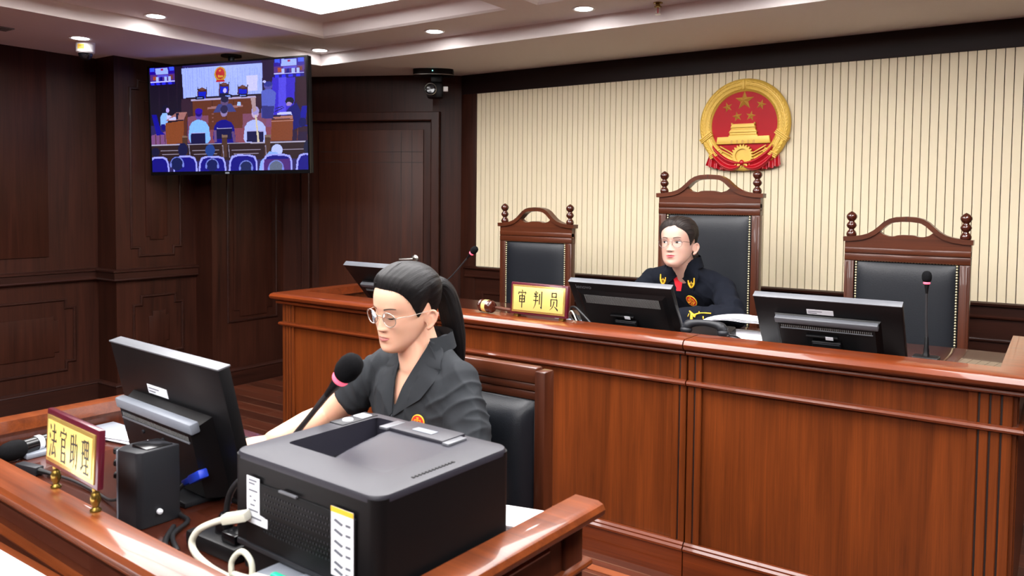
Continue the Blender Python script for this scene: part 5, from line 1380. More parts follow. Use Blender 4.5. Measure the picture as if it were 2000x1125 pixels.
HZ = [-.1135, -.108, -.1, -.088, -.072, -.05, -.03, 0, .02, .045, .07, .09, .103, .1085, .112]
HF = [-.06, -.074, -.081, -.084, -.0825, -.0835, -.0845, -.085, -.088, -.0865, -.076, -.057, -.034, -.018, -.004]
HW = [.014, .026, .035, .0445, .0535, .061, .0665, .0705, .0735, .0755, .0715, .0585, .0405, .025, .003]
HB = [-.03, -.02, -.01, .008, .03, .06, .08, .097, .102, .103, .095, .077, .052, .034, .016]
def g2(x, z): return math.exp(-(x*x+z*z))
class Face:
    """one head: a parametric surface in head space (face toward -Y, eyes at z = 0)"""
    def __init__(s, jaw=1.0, cheek=1.0, lids=0.0, nose=1.0):
        s.jaw, s.cheek, s.lids, s.nose = jaw, cheek, lids, nose
    def sec(s, z):
        w = crom(HZ, HW, z)
        if z < -.02: w *= 1+(s.jaw-1)*min(1, (-.02-z)/.05)
        f, b = crom(HZ, HF, z), crom(HZ, HB, z)
        return w, f, b, f+(b-f)*.5+.004
    def D(s, x, z):
        a = abs(x); d = 0
        t = (.008-z)/.046
        if t > 0:
            fall = 1 if z > -.037 else max(0, 1-((-.037-z)/.0095))
            fall = fall*fall*(3-2*fall)
            d += s.nose*(.0015+.0155*min(1, t)**1.35)*fall*math.exp(-(x/(.0062+.0042*min(1, t)))**2*.8)
        d += .0055*g2((a-.0122)/.0062, (z+.0375)/.0058)
        d -= .0058*g2((a-.031)/.0165, (z-.002)/.0105)
        d += (.0022+.0012*s.lids)*g2((a-.031)/.012, (z+.0015)/.0065)
        d += .0022*g2((a-.029)/.02, (z-.0215)/.0075)
        d += .0042*s.cheek*g2((a-.043)/.02, (z+.031)/.02)
        d += .0050*g2(x/.024, (z+.063)/.016)
        d += .0026*g2(x/.0165, (z+.0578)/.0034)+.0034*g2(x/.0145, (z+.0690)/.0042)-.0024*g2(x/.021, (z+.0630)/.0016)
        d += .0045*g2(x/.018, (z+.099)/.011)-.0022*g2(x/.019, (z+.0815)/.0052)
        d -= .0012*g2(x/.004, (z+.050)/.005)
        return d
    def base(s, phi, z, feat=True):
        w, f, b, yc = s.sec(z); sn, cs = math.sin(phi), math.cos(phi)
        n = 2.25 if cs > 0 else 2.0
        x = w*math.copysign(abs(sn)**(2/n), sn)
        if cs > 0:
            y = yc-(yc-f)*abs(cs)**(2/n)
            if feat: y -= s.D(x, z)*min(1, abs(cs)*2)
        else: y = yc+(b-yc)*abs(cs)
        return V((x, y, z))
    def front(s, x, z, off=0):
        w, f, b, yc = s.sec(z); q = max(0, 1-abs(x/w)**2.25)**(1/2.25)
        return V((x, yc-(yc-f)*q-s.D(x, z)*min(1, q*2)-off, z))
    def mesh(s, bm, m):
        nz, nphi = 130, 120
        zs = [HZ[0]+(HZ[-1]-HZ[0])*(.5-.5*math.cos(math.pi*i/nz)) for i in range(nz+1)]
        vs = [s.base(2*math.pi*k/nphi, z) for z in zs for k in range(nphi)]; fs = []
        for i in range(nz):
            for k in range(nphi):
                k2 = (k+1) % nphi; fs.append((i*nphi+k, i*nphi+k2, (i+1)*nphi+k2, (i+1)*nphi+k))
        fs.append(tuple(range(nphi-1, -1, -1))); fs.append(tuple(nz*nphi+k for k in range(nphi)))
        add_faces(bm, vs, fs, m)
        for sd in (-1, 1):                        # ears
            E = T(sd*.0685, .013, -.024) @ RZ(sd*R(-24)) @ RX(R(-8)) @ Matrix.Scale(.88, 4)
            sphere(bm, (0, 0, 0), 1, seg=20, rings=12, m=m @ E @ T(sd*.006, .012, 0) @ Matrix.Diagonal((.0045, .0145, .027, 1)))
            hp = [(sd*.002, -.004, -.002), (sd*.006, .0, .015), (sd*.009, .01, .0275), (sd*.011, .021, .0275), (sd*.012, .029, .016), (sd*.0115, .0285, .002), (sd*.01, .022, -.012), (sd*.008, .013, -.024), (sd*.004, .004, -.03)]
            t_ = bmesh.new(); tube(t_, smooth_path(hp, 6), [.0035, .0042, .0045, .0045, .0042, .004, .0042, .0055, .005], 10); append(bm, t_, m @ E)
            sphere(bm, (0, 0, 0), 1, seg=12, rings=8, m=m @ E @ T(sd*.005, .008, -.0275) @ Matrix.Diagonal((.0048, .008, .008, 1)))
            t_ = bmesh.new(); tube(t_, smooth_path([(sd*.008, .008, .014), (sd*.0095, .016, .006), (sd*.009, .015, -.006), (sd*.007, .006, -.012)], 5), .003, 8); append(bm, t_, m @ E)
            sphere(bm, (0, 0, 0), 1, seg=10, rings=8, m=m @ E @ T(sd*.004, -.001, -.006) @ Matrix.Diagonal((.004, .004, .006, 1)))

def mesh_uv(name, f, n, k, uvf, mat, parent, m=I4, smooth=180):
    vs, uv = [], []
    for i in range(n):
        for j in range(k):
            s, t = i/(n-1), j/(k-1); vs.append(m @ f(s, t)); uv.append(uvf(s, t))
    fs = [(i*k+j, (i+1)*k+j, (i+1)*k+j+1, i*k+j+1) for i in range(n-1) for j in range(k-1)]
    me = bpy.data.meshes.new(name); me.from_pydata([tuple(v) for v in vs], [], fs)
    ul = me.uv_layers.new(name='UVMap')
    for p in me.polygons:
        us = [uv[v] for v in p.vertices]
        wrap = max(u[0] for u in us)-min(u[0] for u in us) > .5
        for li, u in zip(p.loop_indices, us): ul.data[li].uv = (u[0]+(1 if wrap and u[0] < .5 else 0), u[1])
    return link_mesh(name, me, mat, parent, smooth)

def capsule(bm, p, q, r0, r1, seg=20, flat=False, sx=1, sy=1):
    p, q = V(p), V(q); L = (q-p).length; m = align(p, q-p)
    if flat: prof = [(.0005, 0), (r0, 0), (r1, L), (.0005, L)]
    else:
        prof = [(r0*math.cos(a), r0*math.sin(a)) for a in [R(-90+90*i/6) for i in range(7)]]+[(r1*math.cos(a), L+r1*math.sin(a)) for a in [R(90*i/6) for i in range(7)]]
        prof = [(max(.0004, r), z) for r, z in prof]
    lathe(bm, prof, m, seg, sx, sy); return bm

def loft(bm, rings, seg=40):
    """rings: (centre, half width x, half depth y, tilt about X)"""
    vs = []
    R_ = []
    for i in range((len(rings)-1)*6+1):
        t = i/6; k = min(int(t), len(rings)-2); f = t-k
        idx = list(range(len(rings)))
        val = []
        for comp in range(6):
            ys = [[*r[0], r[1], r[2], (r[3] if len(r) > 3 else 0)][comp] for r in rings]
            val.append(crom(idx, ys, t))
        R_.append(val)
    for (cx, cy, cz, rx, ry, tl) in R_:
        for k in range(seg):
            a = 2*math.pi*k/seg; c, s = math.cos(a), math.sin(a)
            x = rx*math.copysign(abs(c)**.85, c); y = ry*math.copysign(abs(s)**.9, s)
            vs.append((cx+x, cy+y*math.cos(tl), cz+y*math.sin(tl)))
    n = len(R_); fs = []
    for i in range(n-1):
        for k in range(seg): fs.append((i*seg+k, i*seg+(k+1) % seg, (i+1)*seg+(k+1) % seg, (i+1)*seg+k))
    fs.append(tuple(range(seg-1, -1, -1))); fs.append(tuple((n-1)*seg+k for k in range(seg)))
    add_faces(bm, vs, fs); return bm

def fuse(bm, voxel):
    """join overlapping closed shapes into one continuous surface; returns (verts, faces)"""
    me = bpy.data.meshes.new('tmp'); bm.to_mesh(me); bm.free()
    o = bpy.data.objects.new('tmp', me); COL.objects.link(o)
    md = o.modifiers.new('r', 'REMESH'); md.mode = 'VOXEL'; md.voxel_size = voxel; md.adaptivity = 0
    ev = o.evaluated_get(bpy.context.evaluated_depsgraph_get()); m2 = bpy.data.meshes.new_from_object(ev)
    co = np.empty(len(m2.vertices)*3); m2.vertices.foreach_get('co', co); co = co.reshape(-1, 3)
    fs = [tuple(p.vertices) for p in m2.polygons]
    ed = np.empty(len(m2.edges)*2, np.int32); m2.edges.foreach_get('vertices', ed); ed = ed.reshape(-1, 2)
    bpy.data.objects.remove(o); bpy.data.meshes.remove(me); bpy.data.meshes.remove(m2)
    return co, fs, ed

def relax(co, ed, n, wt=None, lam=.5):
    cnt = np.bincount(ed.ravel(), minlength=len(co)).astype(float)[:, None]
    for _ in range(n):
        s = np.zeros_like(co)
        for a, b in ((0, 1), (1, 0)):
            for k in range(3): s[:, k] += np.bincount(ed[:, a], weights=co[ed[:, b], k], minlength=len(co))
        d = s/np.maximum(cnt, 1)-co
        co = co+d*lam*(wt[:, None] if wt is not None else 1)
    return co

def hand(bm, wrist, fwd, nrm, thumb_side, curl=.45, scale=1.0, spread=.06):
    """palm and five separate bent fingers; nrm points out of the back of the hand"""
    f = V(fwd).normalized(); n = V(nrm); n = (n-f*n.dot(f)).normalized(); s = f.cross(n)*thumb_side     # s points to the thumb side
    m = frame(wrist, s, n, f)
    k = scale
    pal = [((0, 0, -.01), .026, .02), ((.0, .0, .02), .031, .016), ((.001, .001, .055), .0385, .0145), ((0, .001, .085), .039, .0125), ((0, 0, .096), .033, .009)]
    t = bmesh.new(); vs = []; seg = 24
    for c, rx, ry in pal:
        for q in range(seg):
            a = 2*math.pi*q/seg; vs.append((k*(c[0]+rx*math.cos(a)), k*(c[1]+ry*math.sin(a)), k*c[2]))
    fs = []
    for i in range(len(pal)-1):
        for q in range(seg): fs.append((i*seg+q, i*seg+(q+1) % seg, (i+1)*seg+(q+1) % seg, (i+1)*seg+q))
    fs.append(tuple(range(seg-1, -1, -1))); fs.append(tuple((len(pal)-1)*seg+q for q in range(seg)))
    add_faces(t, vs, fs); append(bm, t, m)
    for i, (x, ln, z0) in enumerate(((.0285, .068, .086), (.0098, .077, .091), (-.0092, .071, .089), (-.0272, .056, .081))):
        p = V((x, .001, z0)); d0 = spread*(1.5-i); ang = -.06
        for j, (fr, r0, r1) in enumerate(((.46, .0088, .0078), (.30, .0078, .0070), (.24, .0070, .0058))):
            ang += curl*(.55, .75, .5)[j]*(1+.08*i)
            d = V((d0*(1 if j == 0 else .6), -math.sin(ang), math.cos(ang))).normalized()
            q = p+d*ln*fr*1.05
            capsule(bm, m @ (p*k), m @ (q*k), r0*k, r1*k, 14); p = q
    p = V((.022, -.004, .018))
    for d, ln, r0, r1 in (((.62, -.25, .74), .042, .014, .0105), ((.35, -.3, .89), .032, .0105, .0092), ((.12, -.35, .93), .025, .0092, .0072)):
        q = p+V(d).normalized()*ln; capsule(bm, m @ (p*k), m @ (q*k), r0*k, r1*k, 14); p = q

def person_head_parts(face, Mh, body, eyes, lips, lip_mat, hair_mat_name, hair_spec, pony, glasses_mat):
    def fpatch(bm, xa, lo, hi, off, n=17, k=5, bulge=0):
        """strip between curves lo(s) and hi(s); xa(s) gives x"""
        def f(u, v):
            s = -1+2*u; x = xa(s); z = lo(s)+(hi(s)-lo(s))*v
            return Mh @ face.front(x, z, off+bulge*math.sin(math.pi*v)*(1-s*s))
        patch(bm, f, n, k)
    # lips
    b = NB()
    zl = lambda s: -.0632-.0012*s*s*0+.0008*abs(s)
    fpatch(b, lambda s: .0222*s, zl, lambda s: zl(s)+.0062*(1-abs(s)**1.7)*(1-.22*math.exp(-(s/.16)**2)), .0007, 25, 5, .0006)
    fpatch(b, lambda s: .0215*s, lambda s: zl(s)-.0078*(1-s*s)**.9, zl, .0007, 25, 5, .0009)
    obj('lips', b, lip_mat, body, 180)
    b = NB(); tube(b, [Mh @ face.front(.0215*s, zl(s), .0009) for s in np.linspace(-1, 1, 21)], [.0003, .0007, .0006, .0007, .0003], 6); obj('mouth_line', b, 'lip1' if lip_mat == 'lip2' else 'lip2', body, 180)
    for sd in (-1, 1):
        b = NB()
        fpatch(b, lambda s: sd*(.0135+.0325*(s+1)/2), lambda s: .0185+.0045*math.sin((s+1)/2*math.pi*.72)-.0018, lambda s: .0185+.0045*math.sin((s+1)/2*math.pi*.72)+.0022*(1-max(0, s)**2*.8), .0009, 17, 4)
        obj('eyebrow', b, 'brow', body, 180)
        cx = sd*.0312; hl = .0142
        up_ = lambda s: (.0046*max(0, 1-s*s)**.75+.0006*s) if eyes == 'open' else (-.0032-.0012*(1-s*s))
        dn_ = lambda s: -.0036*max(0, 1-s*s)**.9 if eyes == 'open' else (-.0045-.0026*(1-s*s))
        X = lambda s: cx+sd*hl*s
        b = NB(); fpatch(b, X, dn_, up_, .0011, 21, 6, .0012); ew = obj('eye', b, 'eye_w', body, 180)
        b = NB(); gx = -.0030 if eyes == 'open' else -.001; gz = .0006 if eyes == 'open' else -.006
        def ir(u, v):
            a = 2*math.pi*u; r = .0058*v; x = cx+gx+r*math.cos(a); z = gz+r*math.sin(a)
            s = max(-1, min(1, (x-cx)/(sd*hl))); z = max(dn_(s)+.0001, min(up_(s), z)); return Mh @ face.front(x, z, .0026)
        patch(b, ir, 25, 5); obj('iris', b, 'iris', ew, 180)
        b = NB(); tube(b, [Mh @ face.front(X(s), up_(s), .0022) for s in np.linspace(-1, 1.08, 17)], [.0004, .0008, .0011, .0009, .0003], 6); obj('upper_lashes', b, 'lash', body, 180)
        b = NB(); cz = .0034 if eyes == 'open' else .0075
        tube(b, [Mh @ face.front(X(s*1.02), (up_(s) if eyes == 'open' else -.001)+cz*(1-.5*s*s), .0003) for s in np.linspace(-1, 1, 15)], [.0002, .0005, .0005, .0002], 6); obj('lid_crease', b, 'brow', body, 180)
        b = NB(); sphere(b, (0, 0, 0), 1, seg=10, rings=6, m=Mh @ T(*face.front(sd*.0068, -.0432, -.0005)) @ Matrix.Diagonal((.0032, .0015, .0014, 1))); obj('nostril', b, 'lash', body, 180)
    # hair cap
    c = V((0, .012, 0)); zt = HZ[-1]-.0005
    hx, hz = hair_spec['line']; pb = V(pony['base']); ax = (pb-c).normalized()
    e1 = ax.cross(V((1, 0, 0))).normalized(); e2 = ax.cross(e1)
    thick, ridge = hair_spec.get('thick', .012), hair_spec.get('ridge', .0016)
    def hp(s, t, off=None):
        phi = -math.pi+2*math.pi*s; a = abs(math.degrees(phi))
        zh = crom(hx, hz, a); q = t**.8; z = zh+(zt-zh)*q
        p = face.base(phi, z, False)
        if t > .999: p = V((0, .006, zt))
        d = p-c
        az = math.atan2(d.dot(e2), d.dot(e1)); ln = math.acos(max(-1, min(1, d.normalized().dot(ax))))
        e = min(1, t/.5); e = math.sin(e*math.pi/2)
        th = .0004+thick*e*(1+.3*max(0, z/.11))
        th += (ridge*noise.noise(V((az*5.5, ln*1.2, 1.3)))+ridge*.7*noise.noise(V((az*14, ln*1.5, 4.1))))*e
        if hair_spec.get('part'): th -= .004*math.exp(-((phi-hair_spec['part'])*8)**2)*max(0, math.cos(phi))
        return c+d*(1+th/d.length), (az/(2*math.pi)+.5, ln/2)
    hr = mesh_uv('hair', lambda s, t: hp(s, t)[0], 181, 70, lambda s, t: hp(s, t)[1], hair_mat_name, body, Mh)
    # tail of hair
    pts = [V(p) for p in smooth_path(pony['path'], 10)]; rr2 = lerp_list(pony['r'], len(pts)); nrm = V((1, 0, 0)); fr = []
    for i, p in enumerate(pts):
        tg = (pts[min(i+1, len(pts)-1)]-pts[max(i-1, 0)]).normalized(); nn = (nrm-tg*nrm.dot(tg)).normalized(); fr.append((p, nn, tg.cross(nn)))
    def pt(s, t):
        i = t*(len(pts)-1); k = min(int(i), len(pts)-2); f = i-k
        p = fr[k][0].lerp(fr[k+1][0], f); a = 2*math.pi*s; r = rr2[k]*(1-f)+rr2[k+1]*f
        r *= 1+.10*noise.noise(V((math.cos(a)*3.5, math.sin(a)*3.5, t*2.0)))+.08*noise.noise(V((math.cos(a)*9, math.sin(a)*9, t*3)))
        return p+fr[k][1]*(r*math.cos(a)*pony.get('flat', 1))+fr[k][2]*(r*math.sin(a))
    mesh_uv(pony.get('name', 'ponytail'), pt, 49, 60, lambda s, t: (s*.6, t*1.2), hair_mat_name, hr, Mh)
    b = NB(); p0, p1 = pts[0], pts[min(6, len(pts)-1)]; d = (p1-p0).normalized()
    tb = [p0+d*.008+fr[0][1]*(rr2[0]*1.1*math.cos(a))+fr[0][2]*(rr2[0]*1.1*math.sin(a)) for a in np.linspace(0, 2*math.pi, 25)]
    tube(b, [Mh @ p for p in tb], .0045, 8, cap=False); obj('hair_tie', b, 'lash', hr, 180)
    # fine wisps at the hairline
    b = NB(); rg = random.Random(5)
    for k in range(hair_spec.get('wisps', 26)):
        s0 = .5+rg.uniform(-.24, .24); p, _ = hp(s0, .16); p2, _ = hp(s0, .05); p3, _ = hp(s0+rg.uniform(-.008, .008), 0.0)
        d = V((rg.uniform(-.004, .004), -.002, -rg.uniform(.001, .008)))
        tube(b, [Mh @ q for q in smooth_path([p, p2+V((0, -.001, 0)), p3+d], 4)], [.0005, .0004, .00015], 5)
    obj('hair_wisps', b, hair_mat_name, hr, 180)
    # glasses
    b = NB(); gz = -.004; gy = face.front(0, .002).y-.0065
    def rim(sd, a, k=1.0):
        x = sd*.0335+.0228*k*math.cos(a); z = gz+.0212*k*math.sin(a)*(1 if math.sin(a) < 0 else .92)
        return V((x, gy+.0055*((abs(x)-.0335)/.03+.3)**2+.0016-(z-gz)*.12, z))
    for sd in (-1, 1):
        tube(b, [Mh @ rim(sd, a) for a in np.linspace(0, 2*math.pi, 49)], .0013 if glasses_mat == 'wire_l' else .00095, 8, cap=False)
        hx_ = [rim(sd, 0 if sd > 0 else math.pi)+V((0, 0, .003)), V((sd*.0615, gy+.014, gz+.007)), V((sd*.0735, gy+.045, gz+.006)), V((sd*.0762, .008, gz+.003)), V((sd*.075, .03, gz-.006))]
        tube(b, [Mh @ p for p in smooth_path(hx_, 8)], .001, 8)
        tube(b, [Mh @ p for p in smooth_path([rim(sd, math.pi if sd > 0 else 0)+V((0, .001, -.003)), V((sd*.0085, gy+.006, gz-.006)), V((sd*.0085, gy+.007, gz-.011))], 5)], .0007, 6)
    tube(b, [Mh @ p for p in smooth_path([rim(-1, .18), V((-.005, gy-.0005, gz+.0062)), V((.005, gy-.0005, gz+.0062)), rim(1, math.pi-.18)], 6)], .001, 8)
    gl = obj('glasses', b, glasses_mat, body, 180)
    for sd in (-1, 1):
        b = NB(); cc_ = sum((rim(sd, a) for a in np.linspace(0, 2*math.pi, 25)[:-1]), V())/24
        n_r = [rim(sd, a, .985) for a in np.linspace(0, 2*math.pi, 33)[:-1]]
        add_faces(b, [Mh @ p for p in n_r]+[Mh @ (cc_+V((0, -.0012, 0)))], [(k, (k+1) % 32, 32) for k in range(32)]); obj('lens', b, 'lens', gl, 180)
    return hr

def head_weight(co, Mh, sc):
    d = np.linalg.norm(co-np.array(Mh @ V((0, .01, .01))), axis=1)/sc
    return np.clip((d-.118)/.03, 0, 1)

def make_body(name, bm, voxel, Mh, sc, mat, hands):
    co, fs, ed = fuse(bm, voxel)
    w = head_weight(co, Mh, sc)
    for h in hands:
        d = np.linalg.norm(co-np.array(h), axis=1); w = np.minimum(w, .12+.88*np.clip((d-.11)/.05, 0, 1))
    co = relax(co, ed, 14, w)
    co = relax(co, ed, 2, np.full(len(co), .5))
    me = bpy.data.meshes.new(name); me.from_pydata(co.tolist(), [], fs)
    return link_mesh(name, me, mat, None, 180)

def folds(co, fn): return np.array([fn(V(p)) for p in co])

def clean_rim(co, faces, n=18):
    """smooth the cut edge of an opening"""
    cnt = {}
    for f in faces:
        for a, b_ in zip(f, f[1:]+f[:1]):
            k = (a, b_) if a < b_ else (b_, a); cnt[k] = cnt.get(k, 0)+1
    nb_ = {}
    for (a, b_), c in cnt.items():
        if c == 1: nb_.setdefault(a, []).append(b_); nb_.setdefault(b_, []).append(a)
    co = co.copy()
    for _ in range(n):
        new = {v: co[v]*.4+co[q].mean(0)*.6 for v, q in nb_.items()}
        for v, p in new.items(): co[v] = p
    return co
def cast(bvh, x, z, y0, off):
    h = bvh.ray_cast(V((x, y0, z)), V((0, 1, 0)))
    return (h[0]+V((0, -off, 0)), h[1]) if h[0] is not None else (None, None)
def flap(bm, bvh, A_, B_, y0, off, n=14, k=6, lift=0):
    """cloth flap draped over a surface: strip between polylines A_ and B_ given in (x, z) as seen from the front"""
    def at(P_, t):
        i = t*(len(P_)-1); q = min(int(i), len(P_)-2); f = i-q; return V(P_[q]).lerp(V(P_[q+1]), f)
    g, last = [], None
    for i in range(n):
        for j in range(k):
            u, v = i/(n-1), j/(k-1); p = at(A_, u).lerp(at(B_, u), v)
            h, _ = cast(bvh, p.x, p.y, y0, off+lift*v)
            if h is None: h = V((p.x, last.y if last else y0+.3, p.y))
            last = h; g.append(h)
    for _ in range(10):
        ys = [q.y for q in g]
        for i in range(n):
            for j in range(k):
                nn = [ys[a*k+c] for a, c in ((i-1, j), (i+1, j), (i, j-1), (i, j+1)) if 0 <= a < n and 0 <= c < k]
                g[i*k+j].y = min(ys[i*k+j]+.001, .45*ys[i*k+j]+.55*sum(nn)/len(nn))
    g2_ = [q+V((0, .0035, 0)) for q in g]; m_ = n*k
    fs = [(i*k+j, (i+1)*k+j, (i+1)*k+j+1, i*k+j+1) for i in range(n-1) for j in range(k-1)]
    fb = [tuple(m_+q for q in f[::-1]) for f in fs]
    bd = [i*k for i in range(n)]+[(n-1)*k+j for j in range(1, k)]+[i*k+k-1 for i in range(n-2, -1, -1)]+[j for j in range(k-2, 0, -1)]
    sd = [(bd[i], bd[(i+1) % len(bd)], m_+bd[(i+1) % len(bd)], m_+bd[i]) for i in range(len(bd))]
    add_faces(bm, g+g2_, fs+fb+sd)

def chest_badge(bvh, x, z, y0, r, parent, sc=1.0):
    h, n = cast(bvh, x, z, y0, .003)
    n = n.normalized(); mm = frame(h, V((0, 0, 1)).cross(n).normalized(), n.cross(V((0, 0, 1)).cross(n)).normalized(), n)
    b = NB(); lathe(b, [(r, 0), (r, .002), (r*.9, .0034), (r*.86, .0026), (.0004, .0026)], mm, 36, cap=False); bd = obj('court_badge', b, 'thread', parent, 50)
    b = NB(); lathe(b, [(r*.87, .0027), (r*.6, .0036), (.0004, .0038)], mm, 32, cap=False); obj('badge_field', b, 'badge_r', bd, 60)
    b = NB(); q = r
    box(b, -.06*q, .06*q, -.55*q, .5*q, .003, .005, 0, mm); box(b, -.5*q, .5*q, .25*q, .36*q, .003, .005, 0, mm); box(b, -.3*q, .3*q, -.6*q, -.5*q, .003, .005, 0, mm)
    box(b, -.16*q, .16*q, .45*q, .66*q, .003, .005, 0, mm)
    for s in (-1, 1):
        t_ = bmesh.new(); tube(t_, [(s*.42*q+.2*q*math.cos(a), -.15*q+.16*q*math.sin(a), .0042) for a in np.linspace(-math.pi, 0, 9)], .055*q, 6)
        tube(t_, [(s*.42*q-.2*q, -.15*q, .0042), (s*.42*q, .3*q, .0042), (s*.42*q+.2*q, -.15*q, .0042)], .035*q, 5); append(b, t_, mm)
    obj('badge_scales', b, 'thread', bd)
    return bd

# ---------------- the clerk
def build_clerk():
    f1 = Face(jaw=1.0, cheek=.8, lids=2.2, nose=1.0); sc = .985
    Hc = V((-1.45, 1.60, 1.203)); Mh = T(*Hc) @ RZ(R(-5)) @ RX(R(9)) @ RY(R(4)) @ Matrix.Scale(sc, 4)
    b = NB(); f1.mesh(b, Mh)
    nb = V((-1.43, 1.665, 1.03))
    capsule(b, Mh @ V((0, .028, -.05)), nb, .05, .055); capsule(b, Mh @ V((0, .012, -.07)), V((-1.435, 1.635, 1.04)), .040, .050)
    loft(b, [((-1.42, 1.72, .5), .165, .12), ((-1.42, 1.725, .6), .155, .115), ((-1.42, 1.71, .72), .132, .1), ((-1.422, 1.68, .86), .15, .108), ((-1.424, 1.665, .95), .165, .095), ((-1.425, 1.66, 1.01), .15, .075), ((-1.425, 1.66, 1.05), .075, .058)])
    SR, SL = V((-1.575, 1.66, 1.012)), V((-1.312, 1.66, 1.012))
    ER, WR = V((-1.775, 1.60, .845)), V((-1.735, 1.385, .838))
    EL, WL = V((-1.205, 1.60, .79)), V((-1.29, 1.40, .822))
    for S, E, W_ in ((SR, ER, WR), (SL, EL, WL)):
        capsule(b, nb+V((0, .01, .01)), S, .05, .046); capsule(b, S, E, .046, .040); capsule(b, E, E.lerp(W_, .35), .041, .041); capsule(b, E.lerp(W_, .35), W_, .041, .027)
    hand(b, WR, V((-.62, -.66, -.12)), (0, 0, 1), 1, .42)
    hand(b, WL, V((-.35, -.2, -.05)), (0, 0, 1), -1, .45)
    for s in (-1, 1):
        hp_ = V((-1.42+s*.085, 1.70, .578)); kn = V((-1.42+s*.1, 1.255, .58)); an = V((-1.42+s*.1, 1.29, .1))
        capsule(b, hp_, kn, .085, .06); capsule(b, kn, an, .055, .036); capsule(b, an+V((0, .03, -.055)), an+V((0, -.14, -.068)), .034, .026)
    body = make_body('person', b, .0024, Mh, sc, 'skin1', [WR+V((-.06, -.08, 0)), WL+V((-.08, -.04, 0))])
    tag(body, 'woman in charcoal shirt with black ponytail and round glasses, looking down at the desk', 'person')
    person_head_parts(f1, Mh, body, 'down', 1, 'lip1', 'hair1',
        dict(line=([0, 25, 45, 60, 70, 78, 86, 94, 104, 118, 140, 180], [.071, .069, .058, .036, .008, -.012, .004, .022, .004, -.03, -.06, -.07]), thick=.0125, ridge=.0018, wisps=30),
        dict(base=(0, .118, .03), path=[(0, .102, .034), (.002, .133, .036), (.006, .156, .0), (.012, .166, -.06), (.018, .172, -.13), (.022, .176, -.19), (.024, .178, -.24)], r=[.018, .023, .029, .031, .028, .02, .007], flat=1.15, name='ponytail'), 'wire_l')
    # shirt
    b = NB(); k = .012
    loft(b, [((-1.42, 1.685, .52), .172, .12), ((-1.42, 1.685, .6), .168, .12), ((-1.42, 1.68, .72), .155, .12), ((-1.422, 1.675, .86), .168, .126), ((-1.425, 1.662, .95), .172, .106), ((-1.428, 1.662, 1.012), .152, .087), ((-1.43, 1.665, 1.05), .09, .07), ((-1.43, 1.668, 1.085), .066, .064), ((-1.43, 1.672, 1.125), .063, .062)])
    for S, E, f_ in ((SR, ER, .60), (SL, EL, .80)):
        e = S.lerp(E, f_); capsule(b, nb+V((0, .01, .022)), S, .058, .052); capsule(b, S, S+(e-S)*.4, .055, .058); capsule(b, S+(e-S)*.2, e, .056, .062, flat=True)
    co, fs, ed = fuse(b, .0045); co = relax(co, ed, 8)
    v_l, v_r, v_b = V((-1.472, 1.098)), V((-1.380, 1.112)), V((-1.450, .936))
    def inV(p):
        if p[1] > 1.66: return False
        z = p[2]
        if z < v_b.y or z > 1.14: return False
        t = (z-v_b.y)/(v_l.y-v_b.y); return v_b.x+(v_l.x-v_b.x)*t < p[0] < v_b.x+(v_r.x-v_b.x)*t
    def fold(p):
        d = 0
        for S, E in ((SR, ER), (SL, EL)):
            ax = (E-S).normalized(); t = (p-S).dot(ax); q = p-S-ax*t
            if -.02 < t < .24 and q.length < .1: d += .007*((1-abs(noise.noise(V((t*22+q.z*14, q.x*7, q.y*7)))))**4-.35)*min(1, (t+.02)*18)
        d += .009*((1-abs(noise.noise(V((p.x*15, p.y*10, p.z*3.2)))))**3-.4)+.005*((1-abs(noise.noise(V((p.x*20+p.z*16, p.y*14, p.z*7+4)))))**3-.4)
        return d
    me = bpy.data.meshes.new('shirt'); me.from_pydata(co.tolist(), [], fs); me.update()
    nr = np.empty(len(co)*3); me.vertices.foreach_get('normal', nr); nr = nr.reshape(-1, 3)
    co = co+nr*folds(co, fold)[:, None]
    bvh_full = BVHTree.FromPolygons([tuple(c) for c in co], fs)
    keep = []
    for f in fs:
        c = co[list(f)].mean(0)
        if inV(c): continue
        if c[2] > 1.105 and math.hypot(c[0]+1.43, c[1]-1.670) < .062: continue
        keep.append(f)
    co = clean_rim(co, keep); me = bpy.data.meshes.new('shirt'); me.from_pydata(co.tolist(), [], keep); me.validate()
    bmm = bmesh.new(); bmm.from_mesh(me); bmesh.ops.delete(bmm, geom=[v for v in bmm.verts if not v.link_faces], context='VERTS'); bmm.to_mesh(me); bmm.free()
    sh = link_mesh('shirt', me, 'shirt', body, 180)
    y0 = 1.2
    L = lambda x, z: (x, z)
    for sd in (-1, 1):
        vt = v_l if sd < 0 else v_r
        b = NB()                                     # lapel
        A_ = [L(vt.x, vt.y-.002), L(v_b.x+(vt.x-v_b.x)*.66, v_b.y+(vt.y-v_b.y)*.66), L(v_b.x+(vt.x-v_b.x)*.33, v_b.y+(vt.y-v_b.y)*.33), L(v_b.x, v_b.y-.012)]
        B_ = [L(vt.x+sd*.046, 1.042), L(vt.x+sd*.048, 1.016), L(vt.x+sd*.02-(.0 if sd > 0 else .008), .972), L(v_b.x+sd*.006, v_b.y-.02)]
        flap(b, bvh_full, A_, B_, y0, .003, 22, 8, .003); obj('lapel', b, 'shirt', body, 60)
        b = NB()                                     # collar leaf
        A_ = [L(vt.x+sd*.002, vt.y+.004), L(vt.x-sd*.004, vt.y-.03), L(vt.x-sd*.010, vt.y-.062)]
        B_ = [L(vt.x+sd*.012, vt.y-.002), L(vt.x+sd*.04, vt.y-.038), L(vt.x+sd*.05, vt.y-.064)]
        flap(b, bvh_full, A_, B_, y0, .006, 14, 6, .003); obj('collar', b, 'shirt', body, 60)
    b = NB()                                         # fall of the collar round the back of the neck
